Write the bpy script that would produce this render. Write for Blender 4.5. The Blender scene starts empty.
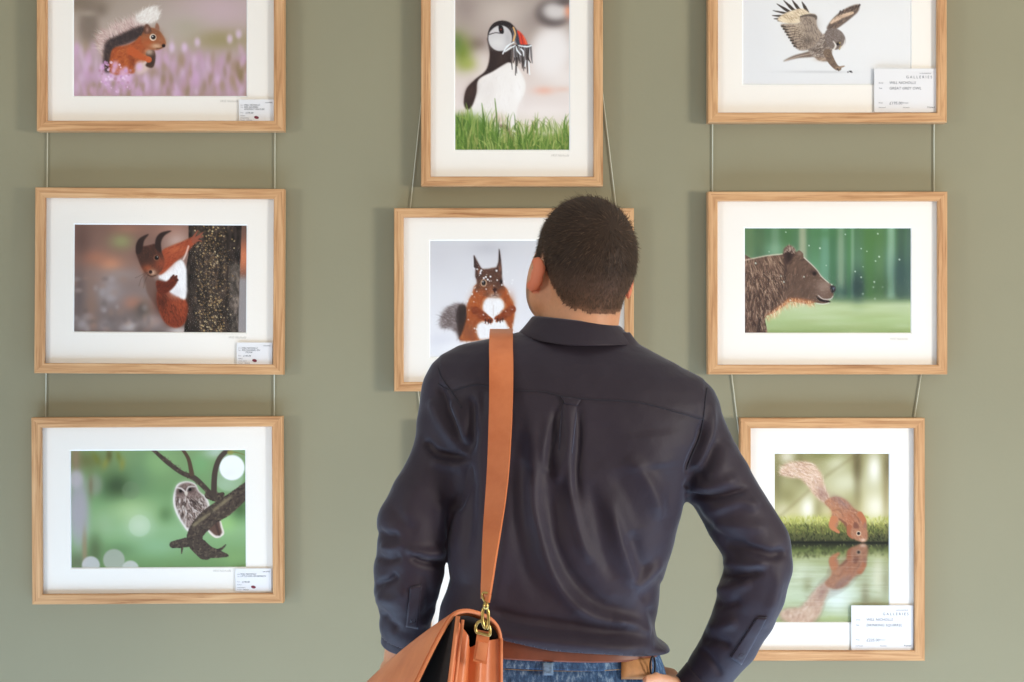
import bpy, math, random
import numpy as np
from mathutils import Vector, Matrix
from mathutils.bvhtree import BVHTree
random.seed(4)
SC = bpy.context.scene
COL = SC.collection
FPX, DIST, ZC = 1600., 3.5, 1.54          # focal length in pixels, camera to wall, eye height

def P(px, py, Y):                          # a point seen at (px, py), Y metres from the wall plane
    d = Y+DIST
    return Vector(((px-512.)/FPX*d, Y, ZC-(py-341.)/FPX*d))
def s2l(c):
    c = np.asarray(c, float)
    return np.where(c <= .04045, c/12.92, ((c+.055)/1.055)**2.4)
def rgb(r, g, b): return tuple(float(v) for v in s2l(np.array([r, g, b])/255.))+(1.,)

# ---------------------------------------------------------------- objects
def mk_mesh(name, V, faces):
    """faces: list of int arrays (each n x 3 or n x 4) or a list of tuples"""
    me = bpy.data.meshes.new(name)
    V = np.asarray(V, np.float32).reshape(-1, 3)
    if isinstance(faces, np.ndarray): faces = [faces]
    if len(faces) and isinstance(faces[0], np.ndarray) and faces[0].ndim == 2:
        loops = np.concatenate([f.ravel() for f in faces]).astype(np.int32)
        tot = np.concatenate([np.full(len(f), f.shape[1]) for f in faces]).astype(np.int32)
    else:
        loops = np.array([i for f in faces for i in f], np.int32); tot = np.array([len(f) for f in faces], np.int32)
    me.vertices.add(len(V)); me.vertices.foreach_set('co', V.ravel())
    me.loops.add(len(loops)); me.loops.foreach_set('vertex_index', loops)
    me.polygons.add(len(tot)); me.polygons.foreach_set('loop_start', (np.cumsum(tot)-tot).astype(np.int32))
    me.update(calc_edges=True); me.validate()
    return me
def obj(name, V, faces, mat, parent=None, smooth=True, origin=None):
    """one mesh object; V in world coordinates; children share the frame of their thing"""
    root = parent
    while root is not None and root.parent is not None: root = root.parent
    o0 = Vector(root.location) if root is not None else Vector(origin or (0, 0, 0))
    V = np.asarray(V, float).reshape(-1, 3)-np.array(o0)
    me = mk_mesh(name, V, faces)
    me.polygons.foreach_set('use_smooth', np.full(len(me.polygons), bool(smooth)))
    for m in (mat if isinstance(mat, (list, tuple)) else [mat]): me.materials.append(m)
    o = bpy.data.objects.new(name, me); COL.objects.link(o)
    if parent is not None: o.parent = parent
    else: o.location = o0
    return o
def tag(o, label=None, cat=None, group=None, kind=None):
    if label: o['label'] = label
    if cat: o['category'] = cat
    if group: o['group'] = group
    if kind: o['kind'] = kind
    return o
def thing(name, loc, label, cat, group=None):
    o = bpy.data.objects.new(name, None); COL.objects.link(o); o.location = loc; o.empty_display_size = .1
    return tag(o, label, cat, group)
def smooth_by_angle(o, deg=35):
    me = o.data
    import bmesh
    bm = bmesh.new(); bm.from_mesh(me)
    bmesh.ops.recalc_face_normals(bm, faces=bm.faces)
    for e in bm.edges:
        e.smooth = not (len(e.link_faces) == 2 and e.calc_face_angle(0) > math.radians(deg))
    bm.to_mesh(me); bm.free()
    return o
def add_col(o, C, name='Col'):
    a = o.data.color_attributes.new(name, 'FLOAT_COLOR', 'POINT')
    C = np.concatenate([np.asarray(C, np.float32), np.ones((len(C), 1), np.float32)], 1)
    a.data.foreach_set('color', C.ravel())

class MB:
    """collects shapes that make ONE mesh"""
    def __init__(s): s.V, s.F = [], []
    def add(s, V, F):
        n = len(s.V); s.V += [tuple(v) for v in V]; s.F += [tuple(i+n for i in f) for f in F]; return s
    def box(s, lo, hi):
        (a, b, c), (d, e, f) = lo, hi
        return s.add([(a, b, c), (d, b, c), (d, e, c), (a, e, c), (a, b, f), (d, b, f), (d, e, f), (a, e, f)],
                     [(0, 3, 2, 1), (4, 5, 6, 7), (0, 1, 5, 4), (1, 2, 6, 5), (2, 3, 7, 6), (3, 0, 4, 7)])
    def tube(s, pts, r, n=10, closed=False, cap=True, flat=None):
        pts = [Vector(p) for p in pts]; m = len(pts)
        rs = r if hasattr(r, '__len__') else [r]*m
        V, F, up = [], [], None
        for i, p in enumerate(pts):
            a = pts[(i-1) % m] if closed or i else p; b = pts[(i+1) % m] if closed or i < m-1 else p
            t = (b-a).normalized()
            if up is None:
                up = Vector((0, 0, 1)) if abs(t.z) < .9 else Vector((0, 1, 0))
            up = (up-t*up.dot(t)).normalized(); sd = t.cross(up)
            for k in range(n):
                an = 2*math.pi*k/n
                V.append(p+up*math.cos(an)*rs[i]+sd*math.sin(an)*rs[i]*(flat or 1))
        for i in range(m if closed else m-1):
            j = (i+1) % m
            for k in range(n): F.append((i*n+k, j*n+k, j*n+(k+1) % n, i*n+(k+1) % n))
        if cap and not closed:
            F.append(tuple(range(n))); F.append(tuple(reversed(range((m-1)*n, m*n))))
        return s.add(V, F)
    def grid(s, G, thick=0., close_u=False):
        """G[i][j] points; thickness pushed along the vertex normals (backwards)"""
        G = np.array([[tuple(p) for p in row] for row in G], float); nu, nv = G.shape[:2]
        F = []
        U = nu if close_u else nu-1
        for i in range(U):
            for j in range(nv-1):
                k = (i+1) % nu; F.append((i*nv+j, k*nv+j, k*nv+j+1, i*nv+j+1))
        if not thick: return s.add(G.reshape(-1, 3), F)
        du = np.roll(G, -1, 0)-np.roll(G, 1, 0) if close_u else np.gradient(G, axis=0); dv = np.gradient(G, axis=1)
        N = np.cross(du, dv); N /= np.linalg.norm(N, axis=-1, keepdims=True)+1e-12
        B = G-N*thick; n = nu*nv
        F2 = [tuple(n+q for q in reversed(f)) for f in F]
        E = []
        for i in range(U):
            k = (i+1) % nu
            E.append((k*nv, i*nv, n+i*nv, n+k*nv)); E.append((i*nv+nv-1, k*nv+nv-1, n+k*nv+nv-1, n+i*nv+nv-1))
        if not close_u:
            for j in range(nv-1):
                E.append((j, j+1, n+j+1, n+j)); q = (nu-1)*nv; E.append((q+j+1, q+j, n+q+j, n+q+j+1))
        return s.add(np.concatenate([G.reshape(-1, 3), B.reshape(-1, 3)]), F+F2+E)
    def build(s, name, mat, parent=None, smooth=True, origin=None, angle=None):
        o = obj(name, s.V, s.F, mat, parent, smooth, origin)
        if angle: smooth_by_angle(o, angle)
        return o

# ---------------------------------------------------------------- materials
def new_mat(name):
    m = bpy.data.materials.new(name); m.use_nodes = True
    nt = m.node_tree; b = nt.nodes['Principled BSDF']
    return m, nt, b
def nd(nt, t, **kw):
    n = nt.nodes.new(t)
    for k, v in kw.items():
        if k in n.inputs: n.inputs[k].default_value = v
        else: setattr(n, k, v)
    return n
def plain(name, col, rough=.6, metal=0., spec=.5, noise=0., nscale=30., bump=0., bscale=200., coat=0., sheen=0.):
    m, nt, b = new_mat(name); L = nt.links.new
    b.inputs['Base Color'].default_value = col; b.inputs['Roughness'].default_value = rough; b.inputs['Metallic'].default_value = metal
    b.inputs['Specular IOR Level'].default_value = spec; b.inputs['Coat Weight'].default_value = coat
    b.inputs['Sheen Weight'].default_value = sheen
    tc = nd(nt, 'ShaderNodeTexCoord')
    if noise:
        n = nd(nt, 'ShaderNodeTexNoise', Scale=nscale, Detail=5.); L(tc.outputs['Object'], n.inputs['Vector'])
        r = nd(nt, 'ShaderNodeValToRGB')
        r.color_ramp.elements[0].position = .3; r.color_ramp.elements[1].position = .7
        r.color_ramp.elements[0].color = tuple(v*(1-noise) for v in col[:3])+(1,); r.color_ramp.elements[1].color = tuple(min(1, v*(1+noise)) for v in col[:3])+(1,)
        L(n.outputs['Fac'], r.inputs['Fac']); L(r.outputs['Color'], b.inputs['Base Color'])
    if bump:
        n = nd(nt, 'ShaderNodeTexNoise', Scale=bscale, Detail=3.); L(tc.outputs['Object'], n.inputs['Vector'])
        bp = nd(nt, 'ShaderNodeBump', Strength=bump, Distance=.002); L(n.outputs['Fac'], bp.inputs['Height']); L(bp.outputs['Normal'], b.inputs['Normal'])
    return m
def attr_mat(name, rough=.5, spec=.4, sss=0., gain=1.):
    m, nt, b = new_mat(name)
    a = nd(nt, 'ShaderNodeAttribute', attribute_name='Col')
    nt.links.new(a.outputs['Color'], b.inputs['Base Color'])
    b.inputs['Roughness'].default_value = rough; b.inputs['Specular IOR Level'].default_value = spec
    if sss:
        b.inputs['Subsurface Weight'].default_value = sss; b.inputs['Subsurface Radius'].default_value = (.008, .003, .0015); b.inputs['Subsurface Scale'].default_value = 1.
    return m
def oak():
    m, nt, b = new_mat('oak'); L = nt.links.new
    uv = nd(nt, 'ShaderNodeUVMap'); mp = nd(nt, 'ShaderNodeMapping'); mp.inputs['Scale'].default_value = (5, 130, 1); L(uv.outputs['UV'], mp.inputs['Vector'])
    n = nd(nt, 'ShaderNodeTexNoise', Scale=1., Detail=5., Roughness=.65, Distortion=.8); L(mp.outputs['Vector'], n.inputs['Vector'])
    r = nd(nt, 'ShaderNodeValToRGB'); e = r.color_ramp.elements
    e[0].position = .28; e[0].color = OAK[0]; e[1].position = .72; e[1].color = OAK[2]; x = e.new(.5); x.color = OAK[1]
    L(n.outputs['Fac'], r.inputs['Fac'])
    mp2 = nd(nt, 'ShaderNodeMapping'); mp2.inputs['Scale'].default_value = (1.2, 9, 1); L(uv.outputs['UV'], mp2.inputs['Vector'])
    n2 = nd(nt, 'ShaderNodeTexNoise', Scale=4., Detail=3.); L(mp2.outputs['Vector'], n2.inputs['Vector'])
    mx = nd(nt, 'ShaderNodeMixRGB', blend_type='SOFT_LIGHT'); mx.inputs['Fac'].default_value = .45; L(r.outputs['Color'], mx.inputs['Color1']); L(n2.outputs['Fac'], mx.inputs['Color2'])
    L(mx.outputs['Color'], b.inputs['Base Color']); b.inputs['Roughness'].default_value = .5; b.inputs['Specular IOR Level'].default_value = .35
    bp = nd(nt, 'ShaderNodeBump', Strength=.25, Distance=.0006); L(n.outputs['Fac'], bp.inputs['Height']); L(bp.outputs['Normal'], b.inputs['Normal'])
    return m
def glazing():
    m = bpy.data.materials.new('picture_glass'); m.use_nodes = True; nt = m.node_tree; nt.nodes.clear(); L = nt.links.new
    out = nd(nt, 'ShaderNodeOutputMaterial'); mx = nd(nt, 'ShaderNodeMixShader'); tr = nd(nt, 'ShaderNodeBsdfTransparent'); gl = nd(nt, 'ShaderNodeBsdfGlossy', Roughness=.02)
    lw = nd(nt, 'ShaderNodeLayerWeight', Blend=.10); ge = nd(nt, 'ShaderNodeNewGeometry'); iv = nd(nt, 'ShaderNodeMath', operation='SUBTRACT'); iv.inputs[0].default_value = 1.; mu = nd(nt, 'ShaderNodeMath', operation='MULTIPLY')
    L(ge.outputs['Backfacing'], iv.inputs[1]); L(iv.outputs[0], mu.inputs[0]); L(lw.outputs['Fresnel'], mu.inputs[1]); L(mu.outputs[0], mx.inputs['Fac']); L(tr.outputs[0], mx.inputs[1]); L(gl.outputs[0], mx.inputs[2]); L(mx.outputs[0], out.inputs['Surface'])
    return m
OAK = (rgb(158, 108, 68), rgb(200, 152, 106), rgb(220, 177, 132))

# ---------------------------------------------------------------- distance fields
class Field:
    def __init__(s, lo, hi, h):
        s.lo, s.h = np.array(lo, float), h
        n = np.ceil((np.array(hi)-s.lo)/h).astype(int)+1
        s.ax = [s.lo[i]+h*np.arange(n[i]) for i in range(3)]
        s.f = np.full(n, 1., np.float32)
    def block(s, lo, hi):
        sl = tuple(slice(max(0, np.searchsorted(s.ax[i], lo[i])), min(len(s.ax[i]), np.searchsorted(s.ax[i], hi[i])+1)) for i in range(3))
        x = s.ax[0][sl[0]].astype(np.float32)[:, None, None]; y = s.ax[1][sl[1]].astype(np.float32)[None, :, None]; z = s.ax[2][sl[2]].astype(np.float32)[None, None, :]
        return sl, x, y, z
    def union(s, fn, lo, hi, k=.01, sub=False):
        sl, x, y, z = s.block(lo, hi)
        if 0 in [q.stop-q.start for q in sl]: return
        s.f[sl] = smin(s.f[sl], fn(x, y, z), k) if not sub else -smin(-s.f[sl], fn(x, y, z), k)
    def cone(s, a, b, r1, r2, k=.01, M=None):
        a, b = Vector(a), Vector(b); q = max(r1, r2)+k*2+s.h*3
        lo = [min(a[i], b[i])-q for i in range(3)]; hi = [max(a[i], b[i])+q for i in range(3)]
        s.union(lambda x, y, z: d_cone(x, y, z, a, b, r1, r2), lo, hi, k)
    def ell(s, c, r, k=.01, M=None, sub=False):
        """ellipsoid; M = 3x3 rotation, columns = its axes"""
        c = Vector(c); q = max(r)+k*2+s.h*3
        R = np.array(M) if M is not None else np.eye(3)
        def fn(x, y, z):
            dx, dy, dz = x-c.x, y-c.y, z-c.z
            l = [(R[0][i]*dx+R[1][i]*dy+R[2][i]*dz)/r[i] for i in range(3)]
            n = np.sqrt(l[0]**2+l[1]**2+l[2]**2)
            g = np.sqrt((l[0]/r[0])**2+(l[1]/r[1])**2+(l[2]/r[2])**2)+1e-9
            return n*(n-1)/g
        s.union(fn, [c[i]-q for i in range(3)], [c[i]+q for i in range(3)], k, sub)
def smin(a, b, k):
    h = np.clip(.5+.5*(b-a)/k, 0, 1)
    return b+(a-b)*h-k*h*(1-h)
def d_cone(x, y, z, a, b, r1, r2):
    d = b-a; L = d.length_squared+1e-12
    t = np.clip(((x-a.x)*d.x+(y-a.y)*d.y+(z-a.z)*d.z)/L, 0, 1)
    return np.sqrt((x-a.x-t*d.x)**2+(y-a.y-t*d.y)**2+(z-a.z-t*d.z)**2)-(r1+(r2-r1)*t)
def nets(F):
    f = F.f; s = f < 0; n = np.array(f.shape)-1
    cnt = sum(s[i:i+n[0], j:j+n[1], k:k+n[2]].astype(np.int8) for i in (0, 1) for j in (0, 1) for k in (0, 1))
    idx = np.argwhere((cnt > 0) & (cnt < 8))
    ids = np.full(n, -1, np.int32); ids[tuple(idx.T)] = np.arange(len(idx))
    acc = np.zeros((len(idx), 3)); num = np.zeros(len(idx))
    cs = [(i, j, k) for i in (0, 1) for j in (0, 1) for k in (0, 1)]
    for a in cs:
        for d in range(3):
            if a[d]: continue
            b = list(a); b[d] = 1
            fa = f[tuple((idx+a).T)]; fb = f[tuple((idx+b).T)]
            m = (fa < 0) != (fb < 0); t = np.where(m, fa/(fa-fb+1e-20), 0)
            p = np.array(a)[None]+np.eye(3)[d][None]*t[:, None]
            acc[m] += p[m]; num[m] += 1
    V = F.lo+(idx+acc/num[:, None])*F.h
    faces = []
    for d in range(3):
        e1, e2 = (d+1) % 3, (d+2) % 3
        sl0 = [slice(None)]*3; sl1 = [slice(None)]*3; sl0[d] = slice(0, -1); sl1[d] = slice(1, None)
        A, B = s[tuple(sl0)], s[tuple(sl1)]
        q = np.argwhere(A != B); q = q[(q[:, e1] > 0) & (q[:, e2] > 0) & (q[:, e1] < n[e1]) & (q[:, e2] < n[e2])]
        if not len(q): continue
        inside = A[tuple(q.T)]
        o1 = np.zeros(3, int); o1[e1] = 1; o2 = np.zeros(3, int); o2[e2] = 1
        qd = np.stack([ids[tuple((q-o1-o2).T)], ids[tuple((q-o2).T)], ids[tuple(q.T)], ids[tuple((q-o1).T)]], 1)
        qd[~inside] = qd[~inside][:, ::-1]
        faces.append(qd)
    return V, np.concatenate(faces)
def relax(V, Q, it=2, w=.5, keep=None):
    e = np.concatenate([Q[:, [0, 1]], Q[:, [1, 2]], Q[:, [2, 3]], Q[:, [3, 0]]]); e = np.concatenate([e, e[:, ::-1]])
    deg = np.bincount(e[:, 0], minlength=len(V))[:, None]
    for _ in range(it):
        S = np.stack([np.bincount(e[:, 0], V[e[:, 1], i], len(V)) for i in range(3)], 1)/np.maximum(deg, 1)
        V = V+(S-V)*w
    return V
def normals(V, Q):
    n = np.cross(V[Q[:, 2]]-V[Q[:, 0]], V[Q[:, 3]]-V[Q[:, 1]])
    N = np.zeros_like(V)
    for c in range(4):
        for i in range(3): N[:, i] += np.bincount(Q[:, c], n[:, i], len(V))
    return N/(np.linalg.norm(N, axis=1, keepdims=True)+1e-12)
def compact(V, Q, *att):
    u, inv = np.unique(Q, return_inverse=True)
    return (V[u], inv.reshape(Q.shape))+tuple(a[u] for a in att)
def to_px(V):
    d = V[:, 1]+DIST
    return V[:, 0]/d*FPX+512, 341-(V[:, 2]-ZC)/d*FPX
# ================================================================= settings
WALLC = rgb(146, 141, 116)
MOUNTC = rgb(242, 236, 227)
PSAT = .86
SHIRTC = (rgb(43, 35, 45), rgb(52, 43, 54))
LIGHTS = [('window_daylight_right', (4.4, -3.3, 1.45), (.2, 0, 1.2), 1.0, .95, 165, (1., .94, .85)),
          ('window_daylight_left', (-4.2, -3.4, 1.45), (-.4, 0, 1.1), 1.0, 1.0, 58, (1., .94, .84)),
          ('shopfront_daylight', (.3, -6.0, 1.4), (0, 0, 1.1), 4.5, 1.2, 30, (1., .96, .92)),
          ('added_floor_fill', (0, -.92, .03), (0, -.91, 3.), 5.5, 1.3, 70, (.72, 1.04, 1.42))]  # area lamp added at floor level to brighten the lower wall, standing in for bounce
WORLD = ((1., .88, .74, 1), .09)
# ------------------------------------------------------------------ print painter (numpy)
import numpy as np
RS = np.random.RandomState

def gblur(a, s):
    if s <= 0: return a
    r = max(1, int(3*s)); k = np.exp(-.5*(np.arange(-r, r+1)/s)**2); k /= k.sum()
    for ax in (0, 1):
        pad = [(0, 0)]*a.ndim; pad[ax] = (r, r)
        b = np.pad(a, pad, mode='edge'); n = a.shape[ax]
        a = sum(k[i]*np.take(b, np.arange(i, i+n), axis=ax) for i in range(2*r+1))
    return a

def catmull(P, closed=True, n=6):
    P = np.asarray(P, float); m = len(P)
    out = []
    for i in range(m if closed else m-1):
        if closed: p0, p1, p2, p3 = P[i-1], P[i], P[(i+1) % m], P[(i+2) % m]
        else: p0, p1, p2, p3 = P[max(i-1, 0)], P[i], P[i+1], P[min(i+2, m-1)]
        for t in np.arange(n)/n:
            out.append(.5*(2*p1+(p2-p0)*t+(2*p0-5*p1+4*p2-p3)*t*t+(3*p1-p0-3*p2+p3)*t**3))
    if not closed: out.append(P[-1])
    return np.array(out)

class Canvas:
    """A print. Points are given in detail units (ox, oy, z); the grid has S samples per unit px."""
    def __init__(s, rect, org, z, S=1.6, seed=0):
        s.rect = rect; s.z = z; s.org = org
        x0, y0, x1, y1 = rect
        s.W = int(round((x1-x0)*S)); s.H = int(round((y1-y0)*S))
        s.k = S/z
        X = (np.arange(s.W)+.5)/S+x0; Y = (np.arange(s.H)+.5)/S+y0
        s.X = ((X-org[0])*z)[None, :]; s.Y = ((Y-org[1])*z)[:, None]
        s.px = z/S                                  # detail units per sample
        s.a = np.zeros((s.H, s.W, 3)); s.r = RS(seed)
    def c(s, col): return np.array(col, float)/255.
    def mix(s, m, col, al=1.):
        m = np.clip(m*al, 0, 1)[..., None]
        s.a = s.a*(1-m)+(s.c(col) if not isinstance(col, np.ndarray) else col)*m
    def vgrad(s, stops):
        ys = [p[0] for p in stops]
        y = np.broadcast_to(s.Y, (s.H, s.W))
        s.a = np.stack([np.interp(y, ys, [p[1][i]/255. for p in stops]) for i in range(3)], -1)
    def blob(s, x, y, rx, ry, col, al=.8, p=2., ang=0):
        dx, dy = s.X-x, s.Y-y
        if ang:
            ca, sa = np.cos(np.radians(ang)), np.sin(np.radians(ang)); dx, dy = dx*ca+dy*sa, dy*ca-dx*sa
        d = (dx/rx)**2+(dy/ry)**2
        s.mix(np.exp(-d**(p/2)), col, al)
    def disc(s, x, y, r, col, al=.8, soft=6, ry=None):
        d = np.sqrt((s.X-x)**2+((s.Y-y)*(r/(ry or r)))**2)
        s.mix(np.clip((r-d)/soft+.5, 0, 1), col, al)
    def mask(s, pts, blur=0., smooth=True):
        P = catmull(pts) if smooth else np.asarray(pts, float)
        acc = np.zeros((s.H, s.W)); q = s.px
        for oy in (-.33, 0, .33):
            y = s.Y[:, 0]+oy*q
            for i in range(s.H):
                x1, y1 = P[:, 0], P[:, 1]; x2, y2 = np.roll(x1, -1), np.roll(y1, -1)
                c = (y1 <= y[i]) != (y2 <= y[i])
                if not c.any(): continue
                xs = np.sort(x1[c]+(y[i]-y1[c])*(x2[c]-x1[c])/(y2[c]-y1[c]))
                for a, b in zip(xs[::2], xs[1::2]):
                    acc[i] += np.clip((s.X[0]-a)/q+.5, 0, 1)*np.clip((b-s.X[0])/q+.5, 0, 1)
        return gblur(acc/3., blur/q) if blur else acc/3.
    def poly(s, pts, col, blur=0., al=1., smooth=True):
        m = s.mask(pts, blur, smooth); s.mix(m, col, al); return m
    def line(s, pts, w, col, al=1., soft=None, clip=None, smooth=True):
        P = catmull(pts, False, 5) if smooth and len(pts) > 2 else np.asarray(pts, float)
        n = len(P); ws = np.interp(np.linspace(0, 1, n), np.linspace(0, 1, len(w)), w) if hasattr(w, '__len__') else np.full(n, w)
        soft = soft or s.px
        pad = ws.max()/2+soft*2
        xi = np.where((s.X[0] > P[:, 0].min()-pad) & (s.X[0] < P[:, 0].max()+pad))[0]
        yi = np.where((s.Y[:, 0] > P[:, 1].min()-pad) & (s.Y[:, 0] < P[:, 1].max()+pad))[0]
        if not len(xi) or not len(yi): return
        sl = (slice(yi[0], yi[-1]+1), slice(xi[0], xi[-1]+1))
        X, Y = s.X[:, sl[1]], s.Y[sl[0]]
        m = np.zeros((len(yi), len(xi)))
        for i in range(n-1):
            ax, ay = P[i]; bx, by = P[i+1]-P[i]; L = bx*bx+by*by+1e-9
            t = np.clip(((X-ax)*bx+(Y-ay)*by)/L, 0, 1)
            d = np.sqrt((X-ax-t*bx)**2+(Y-ay-t*by)**2)
            hw = (ws[i]+(ws[i+1]-ws[i])*t)/2
            cov = np.clip((hw-d)/soft+.5, 0, 1)*np.clip(2*hw/soft, 0, 1)
            m = np.maximum(m, cov)
        m *= al
        if clip is not None: m *= clip[sl]
        s.a[sl] = s.a[sl]*(1-m[..., None])+s.c(col)*m[..., None]
    def fur(s, m, n, ln, ang, cols, w=2.5, al=.6, jit=20, spread=False):
        """n short hairs started inside mask m; ang = degrees (0 right, 90 down) or a function of (x, y)."""
        ys, xs = np.where(m > .45)
        if not len(ys): return
        for i in s.r.randint(0, len(ys), n):
            x, y = s.X[0, xs[i]], s.Y[ys[i], 0]
            a = np.radians((ang(x, y) if callable(ang) else ang)+s.r.normal(0, jit))
            L = ln*s.r.uniform(.5, 1.2); c = cols[s.r.randint(len(cols))]
            s.line([(x, y), (x+np.cos(a)*L, y+np.sin(a)*L)], [w, w*.4], c, al*s.r.uniform(.5, 1), clip=None if spread else m, smooth=False)
    def noise(s, cx, cy, seed):
        r = RS(seed); g = r.rand(int(s.H*s.px/cy)+3, int(s.W*s.px/cx)+3)
        u = (s.X[0]-s.X[0, 0])/cx; v = (s.Y[:, 0]-s.Y[0, 0])/cy
        i, j = u.astype(int), v.astype(int); fu, fv = u-i, v-j
        fu, fv = fu*fu*(3-2*fu), fv*fv*(3-2*fv)
        A = g[j][:, i]*(1-fu)+g[j][:, i+1]*fu; B = g[j+1][:, i]*(1-fu)+g[j+1][:, i+1]*fu
        return A*(1-fv[:, None])+B*fv[:, None]
    def grain(s, cx, cy, amp, seed, m=1.):
        s.a = np.clip(s.a*(1+((s.noise(cx, cy, seed)-.5)*2*amp*m)[..., None]), 0, 1)

def print_heather():
    c = Canvas((74, -12, 246.6, 96), (70, 0), 5.689, seed=1); r = c.r
    c.vgrad([(-70, (160, 145, 130)), (80, (166, 150, 138)), (240, (172, 152, 140)), (400, (178, 146, 160)), (560, (168, 138, 140))])
    c.blob(850, 60, 260, 130, (190, 160, 168), .8); c.blob(640, 170, 150, 90, (178, 165, 156), .8)
    c.blob(860, 225, 180, 60, (152, 140, 98), .85); c.blob(660, 150, 90, 50, (158, 150, 122), .4)
    c.blob(60, 20, 150, 60, (128, 112, 96), .9); c.blob(110, 150, 60, 110, (122, 108, 96), .8, 4); c.blob(112, 78, 60, 18, (165, 150, 135), .7)
    c.blob(180, 60, 40, 40, (110, 96, 84), .5)
    for i in range(260):
        x, y = r.uniform(20, 1010), 250+300*r.rand()**.8
        if 700 < x < 960 and y < 300: continue
        k = r.randint(4)
        c.blob(x, y, r.uniform(9, 22), r.uniform(22, 52), [(198, 152, 190), (186, 142, 172), (158, 132, 104), (206, 170, 200)][k], .42, 2.5, r.uniform(-15, 15))
    for x, y in ((905, 222), (955, 195), (722, 240), (650, 270), (580, 270)): c.blob(x, y, 17, 26, (208, 176, 204), .8, 3)
    for i in range(14): c.blob(r.uniform(480, 1000), r.uniform(330, 540), 14, 40, (140, 120, 84), .5, 2.5, r.uniform(-20, 20))
    c.a = gblur(c.a, 1.2)
    # bushy tail: pale fringe, dark core, white tip
    t = c.mask([(205, 320), (160, 250), (175, 190), (260, 145), (350, 110), (430, 90), (440, 150), (350, 190), (260, 230)], 10)
    c.mix(t, (196, 166, 158), .8)
    c.fur(t, 420, 42, lambda x, y: 205 if x < 230 else 245, [(222, 194, 186), (188, 152, 146), (170, 128, 124), (232, 210, 202)], 4, .55, 18, True)
    d = c.poly([(195, 400), (195, 300), (212, 235), (280, 200), (370, 160), (425, 150), (430, 195), (350, 240), (270, 270), (245, 310), (238, 400)], (72, 60, 60), 7)
    c.fur(d, 150, 30, 230, [(98, 80, 78), (58, 48, 50), (120, 94, 90)], 4, .5, 25, True)
    w = c.poly([(372, 110), (400, 70), (470, 45), (505, 60), (498, 110), (455, 135), (400, 135)], (222, 212, 202), 9)
    c.fur(w, 160, 36, 300, [(242, 236, 228), (226, 214, 206), (205, 188, 178)], 4, .7, 25, True)
    # body
    b = c.poly([(235, 415), (232, 320), (255, 272), (320, 258), (370, 235), (405, 205), (455, 250), (480, 290), (470, 330), (430, 350), (380, 370), (360, 415)], (172, 86, 44), 4)
    c.poly([(365, 370), (400, 345), (450, 345), (440, 400), (380, 420)], (206, 176, 166), 8)
    c.blob(300, 350, 55, 55, (190, 98, 46), .8); c.blob(345, 290, 40, 30, (196, 104, 56), .7); c.blob(355, 345, 16, 50, (110, 52, 30), .55, 2, -20)
    c.fur(b, 420, 24, lambda x, y: 130 if y > 300 else 150, [(212, 124, 66), (150, 66, 32), (120, 54, 30), (198, 104, 52)], 4, .5, 25)
    c.poly([(432, 300), (470, 280), (486, 310), (482, 360), (466, 384), (430, 372), (445, 340)], (84, 62, 52), 3)
    c.line([(350, 290), (400, 318), (450, 338)], [50, 36, 26], (196, 94, 46), 1, 6); c.disc(448, 338, 17, (206, 98, 52), 1, 5)
    c.blob(452, 295, 26, 20, (196, 170, 150), .8)
    # head
    h = c.poly([(405, 215), (420, 180), (455, 160), (500, 170), (530, 205), (545, 245), (530, 270), (495, 285), (450, 275), (415, 255)], (158, 98, 62), 3)
    c.blob(470, 185, 45, 22, (136, 92, 66), .7); c.blob(440, 245, 34, 26, (188, 94, 48), .8); c.blob(490, 262, 30, 14, (214, 176, 148), .8); c.blob(515, 225, 24, 18, (170, 110, 76), .7)
    c.fur(h, 160, 16, 170, [(184, 118, 78), (128, 80, 54), (190, 100, 56)], 3, .4, 25)
    c.poly([(422, 190), (424, 150), (440, 138), (462, 165), (458, 190)], (112, 74, 58), 3); c.blob(440, 170, 9, 16, (180, 140, 124), .7)
    c.poly([(484, 165), (492, 132), (506, 148), (508, 172)], (150, 104, 82), 2.5)
    c.disc(472, 213, 19, (226, 206, 184), .95, 5); c.disc(474, 212, 13, (44, 30, 28), 1, 4); c.disc(470, 208, 3.5, (235, 235, 235), .9, 3)
    c.disc(532, 260, 10, (48, 34, 34), 1, 5); c.line([(490, 276), (515, 274), (528, 268)], 4, (90, 58, 48), .8)
    for x, y, q in ((260, 370, 20), (300, 415, 24), (330, 440, 26), (200, 445, 20), (185, 380, 14), (240, 440, 18), (280, 450, 16), (320, 395, 14), (395, 380, 20), (250, 400, 14)):
        c.blob(x, y, q, q*1.3, (216, 164, 208), .8, 2.5)
    for i in range(60): c.disc(r.uniform(170, 350), r.uniform(350, 520), r.uniform(4, 9), [(230, 190, 226), (196, 140, 190), (182, 130, 150)][r.randint(3)], .75, 4)
    for i in range(40): c.blob(r.uniform(90, 420), r.uniform(470, 545), 12, 22, [(196, 150, 186), (150, 128, 98)][r.randint(2)], .5)
    return c

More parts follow.
